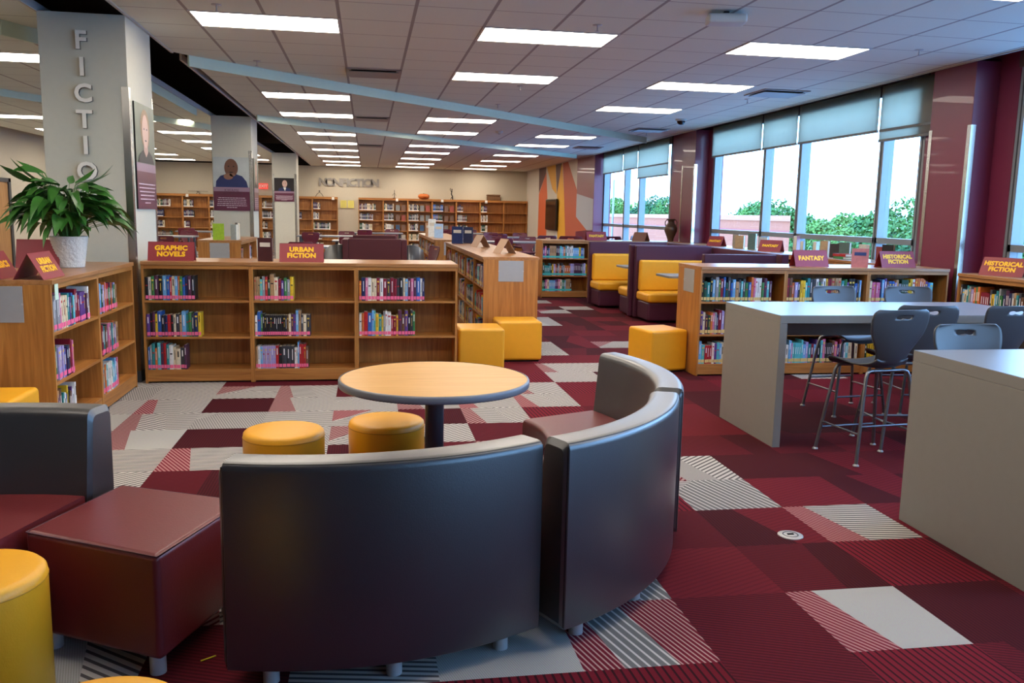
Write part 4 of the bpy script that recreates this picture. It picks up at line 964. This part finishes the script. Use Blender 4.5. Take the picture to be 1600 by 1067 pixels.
# ================================================================== POSTERS
PG = mat('poster_maroon', S(96,40,62), .3); PT = mat('poster_pale_text', S(214,190,200), .5); PB = mat('poster_photo_green', S(86,98,78), .3, noise=.5, nscale=8); PW = mat('poster_photo_pale', S(186,190,184), .3, noise=.2, nscale=5)
SK1 = mat('print_skin_pale', S(214,176,158), .4); SK2 = mat('print_skin_brown', S(110,72,54), .4); HR = mat('print_hair', S(150,118,84), .4, noise=.3, nscale=30); NV = mat('print_navy', S(36,46,92), .4); DK = mat('print_dark', S(34,26,26), .4); FADE = mat('poster_fade', S(150,120,136), .3)
def poster(t_lab, M, w, h, kind, name=None):
    t = thing('author_poster', t_lab, 'poster', group='author posters on the columns'); t.matrix_world = M
    MB().box(-w/2,w/2,-h/2,h/2,-.012,0).build('backing_board', BLACK, t)
    def flat(nm, polys, k, m):
        q = MB()
        for p in polys: q.add([(x*w,y*h,.001+k*.0006) for x, y in p], [tuple(range(len(p)))])
        return q.build(nm, m, t)
    def el(cx_, cy_, rx, ry, n=22): return [(cx_+rx*math.cos(2*PI*i/n), cy_+ry*math.sin(2*PI*i/n)) for i in range(n)]
    flat('photo', [[(-.5,-.06),(.5,-.06),(.5,.5),(-.5,.5)]], 0, {0:PB,1:PW,2:DK}[kind]); flat('caption_panel', [[(-.5,-.5),(.5,-.5),(.5,-.06),(-.5,-.06)]], 0, PG); flat('fade_band', [[(-.5,-.14),(.5,-.14),(.5,-.06),(-.5,-.06)]], 1, FADE)
    if kind == 0:
        flat('print_hair', [el(.0,.27,.24,.19)], 2, HR); flat('print_neck', [[(-.09,.14),(-.12,.0),(.12,.0),(.09,.14)]], 3, mat('print_neck_tone', S(196,156,138), .4)); flat('print_face', [el(0,.25,.16,.16)], 4, SK1)
        flat('print_jacket', [[(-.42,-.055),(-.32,.02),(-.14,.07),(0,.0),(.14,.07),(.32,.02),(.42,-.055)]], 5, DK)
        flat('print_eyes', [el(-.07,.27,.025,.01,8), el(.07,.27,.025,.01,8), el(0,.16,.05,.008,8)], 6, DK)
    elif kind == 1:
        flat('print_sweater', [[(-.44,-.06),(-.42,.05),(-.3,.15),(-.12,.19),(.12,.19),(.3,.15),(.42,.05),(.46,-.06)]], 2, NV); flat('print_face', [el(0,.30,.19,.17)], 3, SK2); flat('print_hand', [el(-.08,.14,.13,.06), el(.03,.17,.08,.03)], 4, mat('print_hand_brown', S(140,98,76), .4))
        flat('print_eyes', [el(-.07,.33,.025,.01,8), el(.07,.33,.025,.01,8), el(.0,.22,.06,.01,8)], 5, DK)
    else:
        flat('print_jacket', [[(-.3,-.06),(-.26,.06),(0,.12),(.3,.06),(.34,-.06)]], 2, NV); flat('print_face', [el(.03,.26,.13,.15)], 3, SK1); flat('print_shirt', [[(-.05,.1),(.1,.1),(.04,-.05)]], 4, PAPER)
        flat('print_eyes', [el(-.02,.28,.02,.009,8), el(.08,.28,.02,.009,8)], 5, DK)
    if name: lettering('name_text', name, .062 if kind == 1 else .05, mat('poster_dark_text', S(92,50,66), .5), t, Matrix.Translation((0,-.15*h,.004)), extrude=.0003, spacing=1.15)
    bars = MB(); r = random.Random(kind)
    for k in range(6):
        ww = w*(.36+.08*r.random())*(1 if k < 5 else .35); y = -h*(.26+.036*k); x = -ww
        while x < ww: L = w*r.uniform(.03,.09); bars.box(x,min(x+L,ww),y-.005,y+.005,.002,.003); x += L+w*.014
    bars.build('caption_text', PT, t)
poster('author poster of a fair-haired woman on the side of the lettered column', frame((-1.985,8.40,1.99),(0,1,0),(0,0,1)), .68,.925,0)
poster('author poster of a bald man in a navy sweater, front of the second column', frame((-2.35,15.885,1.97),(1,0,0),(0,0,1)), .61,.925,1,'KWAME\nALEXANDER')
poster('narrow glimpse of the poster on the window side of the second column', frame((-1.985,16.32,1.97),(0,1,0),(0,0,1)), .61,.925,0)
poster('small dark author poster of a man in a suit on the third column', frame((-2.34,25.58,2.1),(1,0,0),(0,0,1)), .55,.66,2)
# ================================================================== BACKGROUND FURNITURE
t = thing('privacy_booth', 'maroon high-backed booth with grey wings beyond the graphic novels bookcase', 'booth', (.1,12.0,0))
MB().box(-.36,.36,0,.09,.0,1.17).build('back_panel', DARKM, t, bevel=.01, seg=3); MB().box(-.31,.31,.75,.84,.0,1.20).build('front_panel', DARKM, t, bevel=.01, seg=3)
for s in (-1, 1): MB().box(s*.40-.04,s*.40+.04,0,.84,0,1.16).build('side_panel', DARKM, t, bevel=.01, seg=3)
for s in (-1, 1):
    pts = [(s*.44,.1,1.08),(s*.50,.15,1.09),(s*.60,.3,1.06),(s*.67,.5,1.0),(s*.70,.7,.92)]
    m = MB(); vs = []
    for x, y, z_ in pts: vs += [(x,y,.1),(x,y,z_)]
    m.add(vs, [(2*k,2*k+2,2*k+3,2*k+1) for k in range(4)], 0, True); m.build('wing_seat', VINYLG, t, solid=.05)
MB().box(-.36,.36,.1,.75,.05,.44).build('seat', VINYLG, t, bevel=.03, seg=3)
TB = thing('study_table', '', 'table', group='tall grey study tables in the far room')
MB().box(-.75,.75,-.4,.4,.88,.91).build('tabletop', LAMT, TB, bevel=.004)
for sx_ in (-1, 1):
    for sy_ in (-1, 1): MB().lathe([(.025,0),(.025,.88)], (sx_*.66,sy_*.32,0), 12).build('leg', PILLAR, TB)
tabs = [(-.75,15.9),(.0,19.2),(-1.0,22.5),(.3,26.2),(-4.3,16.5),(-4.6,20.5),(-4.4,25.0),(3.4,19.9),(3.9,23.8),(2.9,27.6)]
reg = ['behind the graphic novels','beyond the columns','beyond the aisle bookcases']
cn = 0; tn = [0,0,0]
for (x, y) in tabs:
    g = 0 if -2 < x < 1.1 else (1 if x < -2 else 2); tn[g] += 1
    l = 'tall grey study table %s, %s going back' % (reg[g], ordn(tn[g]-1))
    if cn == 0: TB.location = (x,y,0); TB['label'] = l
    else: dup(TB, (x,y,0), 0, l)
    for q, (dx, dy, r) in enumerate([(-.4,-.55,.1),(.4,-.58,-.1),(-.4,.6,PI),(.42,.58,PI-.15)]):
        if q in ((1,2) if g < 2 else (1,)): continue
        l = 'maroon stool at the %s study table %s, %s' % (ordn(tn[g]-1), reg[g], ['seen from its back','seen from its back, second','facing the camera','facing the camera, second'][q])
        dup(MS, (x+dx,y+dy,0), r, ' '.join(l.split()[:17]), 'maroon stools at the far study tables').scale = (1,1,1); cn += 1
dup(MS, (.86,14.0,0), 1.9, 'maroon stool turned sideways just behind the maroon booth', 'maroon stools at the far study tables').scale = (1,1,1); dup(MS, (-3.5,14.4,0), 2.6, 'maroon stool standing loose near the small oak bookcase', 'maroon stools at the far study tables').scale = (1,1,1)
# television on the mural wall
t = thing('wall_television', 'dark wall-mounted television over the orange and yellow mural', 'television', (5.99,27.7,1.55)); MB().box(-.09,-.04,-.82,.82,-.5,.5).build('housing', mat('tv_black', S(16,14,14), .3), t, bevel=.01); MB().box(-.094,-.091,-.79,.79,-.47,.47).build('screen', mat('tv_screen', S(30,24,22), .12), t); MB().box(-.04,0,-.2,.2,-.2,.2).build('wall_bracket', DGREY, t)
# ornaments above the tall bookcases
zt = 2.031
def orn(name, lab, cat, x): return thing(name, lab, cat, (x,32.4,zt))
t = orn('pumpkin_basket', 'round orange woven ornament on the tall back bookcase', 'ornament', 2.07); MB().lathe([(0,0),(.15,.005),(.21,.07),(.20,.14),(.12,.185),(0,.17)], n=24).build('body', mat('orange_weave', S(190,100,36), .6, noise=.3), t); MB().lathe([(.02,.17),(.015,.21),(0,.212)], n=10).build('stem', STEM, t)
t = orn('wicker_box', 'brown wicker box on the tall back bookcase near the mural', 'box', 4.69); MB().box(-.24,.24,-.14,.14,0,.16).build('box_body', mat('wicker', S(110,76,46), .8, noise=.3, bump=.6, bscale=60), t, bevel=.02); MB().box(-.25,.25,-.15,.15,.16,.22).build('lid', mat('wicker', S(110,76,46)), t, bevel=.02)
t = orn('figure_sculpture', 'dark thin figure sculpture on the tall back bookcase', 'sculpture', 3.12); MB().tube([(.03,0,0),(.02,0,.12),(-.02,0,.2),(0,0,.34)], .022, 8).tube([(-.02,0,.28),(-.07,0,.36),(-.05,0,.42)], .012, 6).tube([(-.05,0,.0),(.0,0,.1)], .012, 6).build('body', DK, t); MB().lathe([(0,-.03),(.03,0),(0,.035)], (0,0,.37), 12).build('head', DK, t)
t = orn('antenna_ornament', 'thin wire ornament on the tall bookcase beside the pumpkin shape', 'ornament', .99); MB().tube([(0,0,0),(0,0,.3)], .01, 6).tube([(-.08,0,.1),(0,0,.2),(.06,0,.1)], .007, 6).build('wire', DK, t); MB().lathe([(0,0),(.06,0),(.06,.015),(0,.02)], n=14).build('foot', DK, t)
t = orn('tripod_globe', 'small dark tripod ornament below the N of NONFICTION', 'ornament', -1.72); MB().tube([(-.14,0,0),(-.08,0,.1),(0,0,.16),(.08,0,.1),(.14,0,0)], .01, 6).build('arch', DK, t); MB().lathe([(0,-.03),(.035,0),(0,.03)], (0,0,.2), 12).build('knob', DK, t)
t = orn('model_glider', 'thin model glider on the tall bookcase beyond the columns', 'model', -5.95); MB().box(-.34,.34,-.03,.03,.09,.1).build('wing', DK, t); MB().box(-.02,.02,-.16,.16,.08,.1).build('fuselage', DK, t); MB().tube([(-.06,0,0),(0,0,.08),(.06,0,0)], .008, 6).build('stand', DK, t)
for i, x in enumerate((-6.3,-.98-.25,1.08,2.75,4.4)):
    t = thing('shelf_marker', 'cream marker card atop the back bookcases, %s going toward the windows' % ordn(i), 'card', (x,32.262,1.97), 0, 'cream shelf markers'); MB().box(-.045,.045,0,.006,-.05,.05).build('card', PAPER, t)
# ================================================================== OUTSIDE
BOUNCE_GROUND = mat('pale_bounce_ground', S(150,164,172), .95, noise=.3, nscale=.2)  # hidden ground, tinted pale blue so its bounce cools the ceiling
o = MB().box(6.9,400,-60,500,-5.2,-5).build('ground', BOUNCE_GROUND); struct(o)
t = thing('brick_building', 'low pinkish brick building outside the windows with a pale coping', 'building')
BR = mat('pink_brick', S(176,100,72), .9, noise=.15, nscale=6); MB().prism([(20,38.7),(31,63),(31,92),(20,92)],-5,1.45).build('wall', BR, t); MB().prism([(19.9,38.5),(31.1,62.9),(31.1,92.1),(19.9,92.1)],1.45,1.72).build('coping', mat('coping_pink', S(186,122,92), .8), t)
MB().box(19.97,20.0,38.7,90,.9,.98).build('brick_band', mat('band_red', S(170,90,84), .9), t)
def tree_mesh(seed, mname):
    r = random.Random(seed); m = MB(); R = 5.2
    lobes = [(Vector((r.uniform(-3,3), r.uniform(-3,3), r.uniform(-1.5,2.6))), r.uniform(1.6,2.8)) for _ in range(13)]+[(Vector((0,0,0)),3.4)]
    for c, rr in lobes:
        for _ in range(620):
            d = Vector((r.gauss(0,1), r.gauss(0,1), r.gauss(0,1))).normalized(); p = c+d*rr*r.uniform(.82,1.05)
            a = Vector((r.gauss(0,1), r.gauss(0,1), r.gauss(0,1))).normalized(); b_ = a.cross(d).normalized(); s = r.uniform(.12,.24)
            m.add([p-a*s-b_*s*.6, p+a*s-b_*s*.6, p+a*s*.7+b_*s*.7, p-a*s*.7+b_*s*.7], [(0,1,2,3)])
    return m
TG = [mat('foliage_green', S(72,112,36), .7, noise=.6, nscale=.6), mat('foliage_dark', S(46,90,38), .7, noise=.6, nscale=.6), mat('foliage_light', S(100,132,46), .7, noise=.6, nscale=.6)]
BK = mat('bark', S(90,74,60), .9)
protos = []
tl = [(58,88,3.3,1.05,'seen in the narrow pane beside the near pilaster'),(58,96,2.0,1.0,'behind the pane edge of the big window'),(60,104,2.6,1.0,'low in the widest pane, toward its far side'),(57,110,3.6,1.15,'tallest in the widest pane of the big window'),(60,119,2.9,.95,'behind the second pane of the big window'),
      (60,127,3.9,1.0,'just beyond the brick building corner'),(62,137,3.8,1.0,'above the brick building, nearer'),(62,148,3.2,1.0,'above the brick building, farther'),(58,79,3.0,1.0,'behind the near pilaster'),(62,170,4.2,1.1,'round crown in the distant window, nearest pane'),
      (64,190,6.8,1.3,'tallest crown in the distant window'),(62,206,6.2,1.2,'in the far pane of the distant window'),(52,66,3.0,1.0,'through the near window edge'),(54,72,2.6,1.0,'beside the near window jamb'),(62,160,3.0,.9,'low crown before the distant window edge'),(72,100,2.8,1.2,'second row, behind the widest pane'),(72,114,2.6,1.2,'second row, behind the tallest crown'),(70,91,2.6,1.1,'second row near the narrow pane'),(46,64,1.2,.9,'low crown right of the brick building corner'),(48,76,1.0,.9,'low crown in front, widest pane, far side'),(50,84,.9,.9,'low crown in front, widest pane, near side'),(46,71,.8,.9,'low crown in front of the widest pane'),(44,60,.6,.8,'low crown low in the near narrow pane')]
for i, (x, y, top, s, l) in enumerate(tl):
    lab = 'leafy green tree outside, %s' % l
    if i < 3:
        tr = thing('tree', lab, 'tree', group='trees outside the windows'); tree_mesh(40+i,'').build('crown', TG[i], tr); MB().tube([(0,0,-9),(.1,0,-4),(0,0,0)], .3, 8, radii=[.4,.3,.15]).build('trunk', BK, tr); protos.append(tr)
        tr.location = (x,y,top-4.4*s); tr.scale = (s,)*3
    else:
        tr = dup(protos[i % 3], (x,y,top-4.4*s), i*1.3, lab); tr.scale = (s,)*3
tag(MB().tube([(19.4,67.1,-5),(19.4,67.1,4.4)], .08, 8).build('lamp_post', ALU), 'thin grey light pole outside the distant window', 'lamp post')
# roof strip right outside so the low wall reads
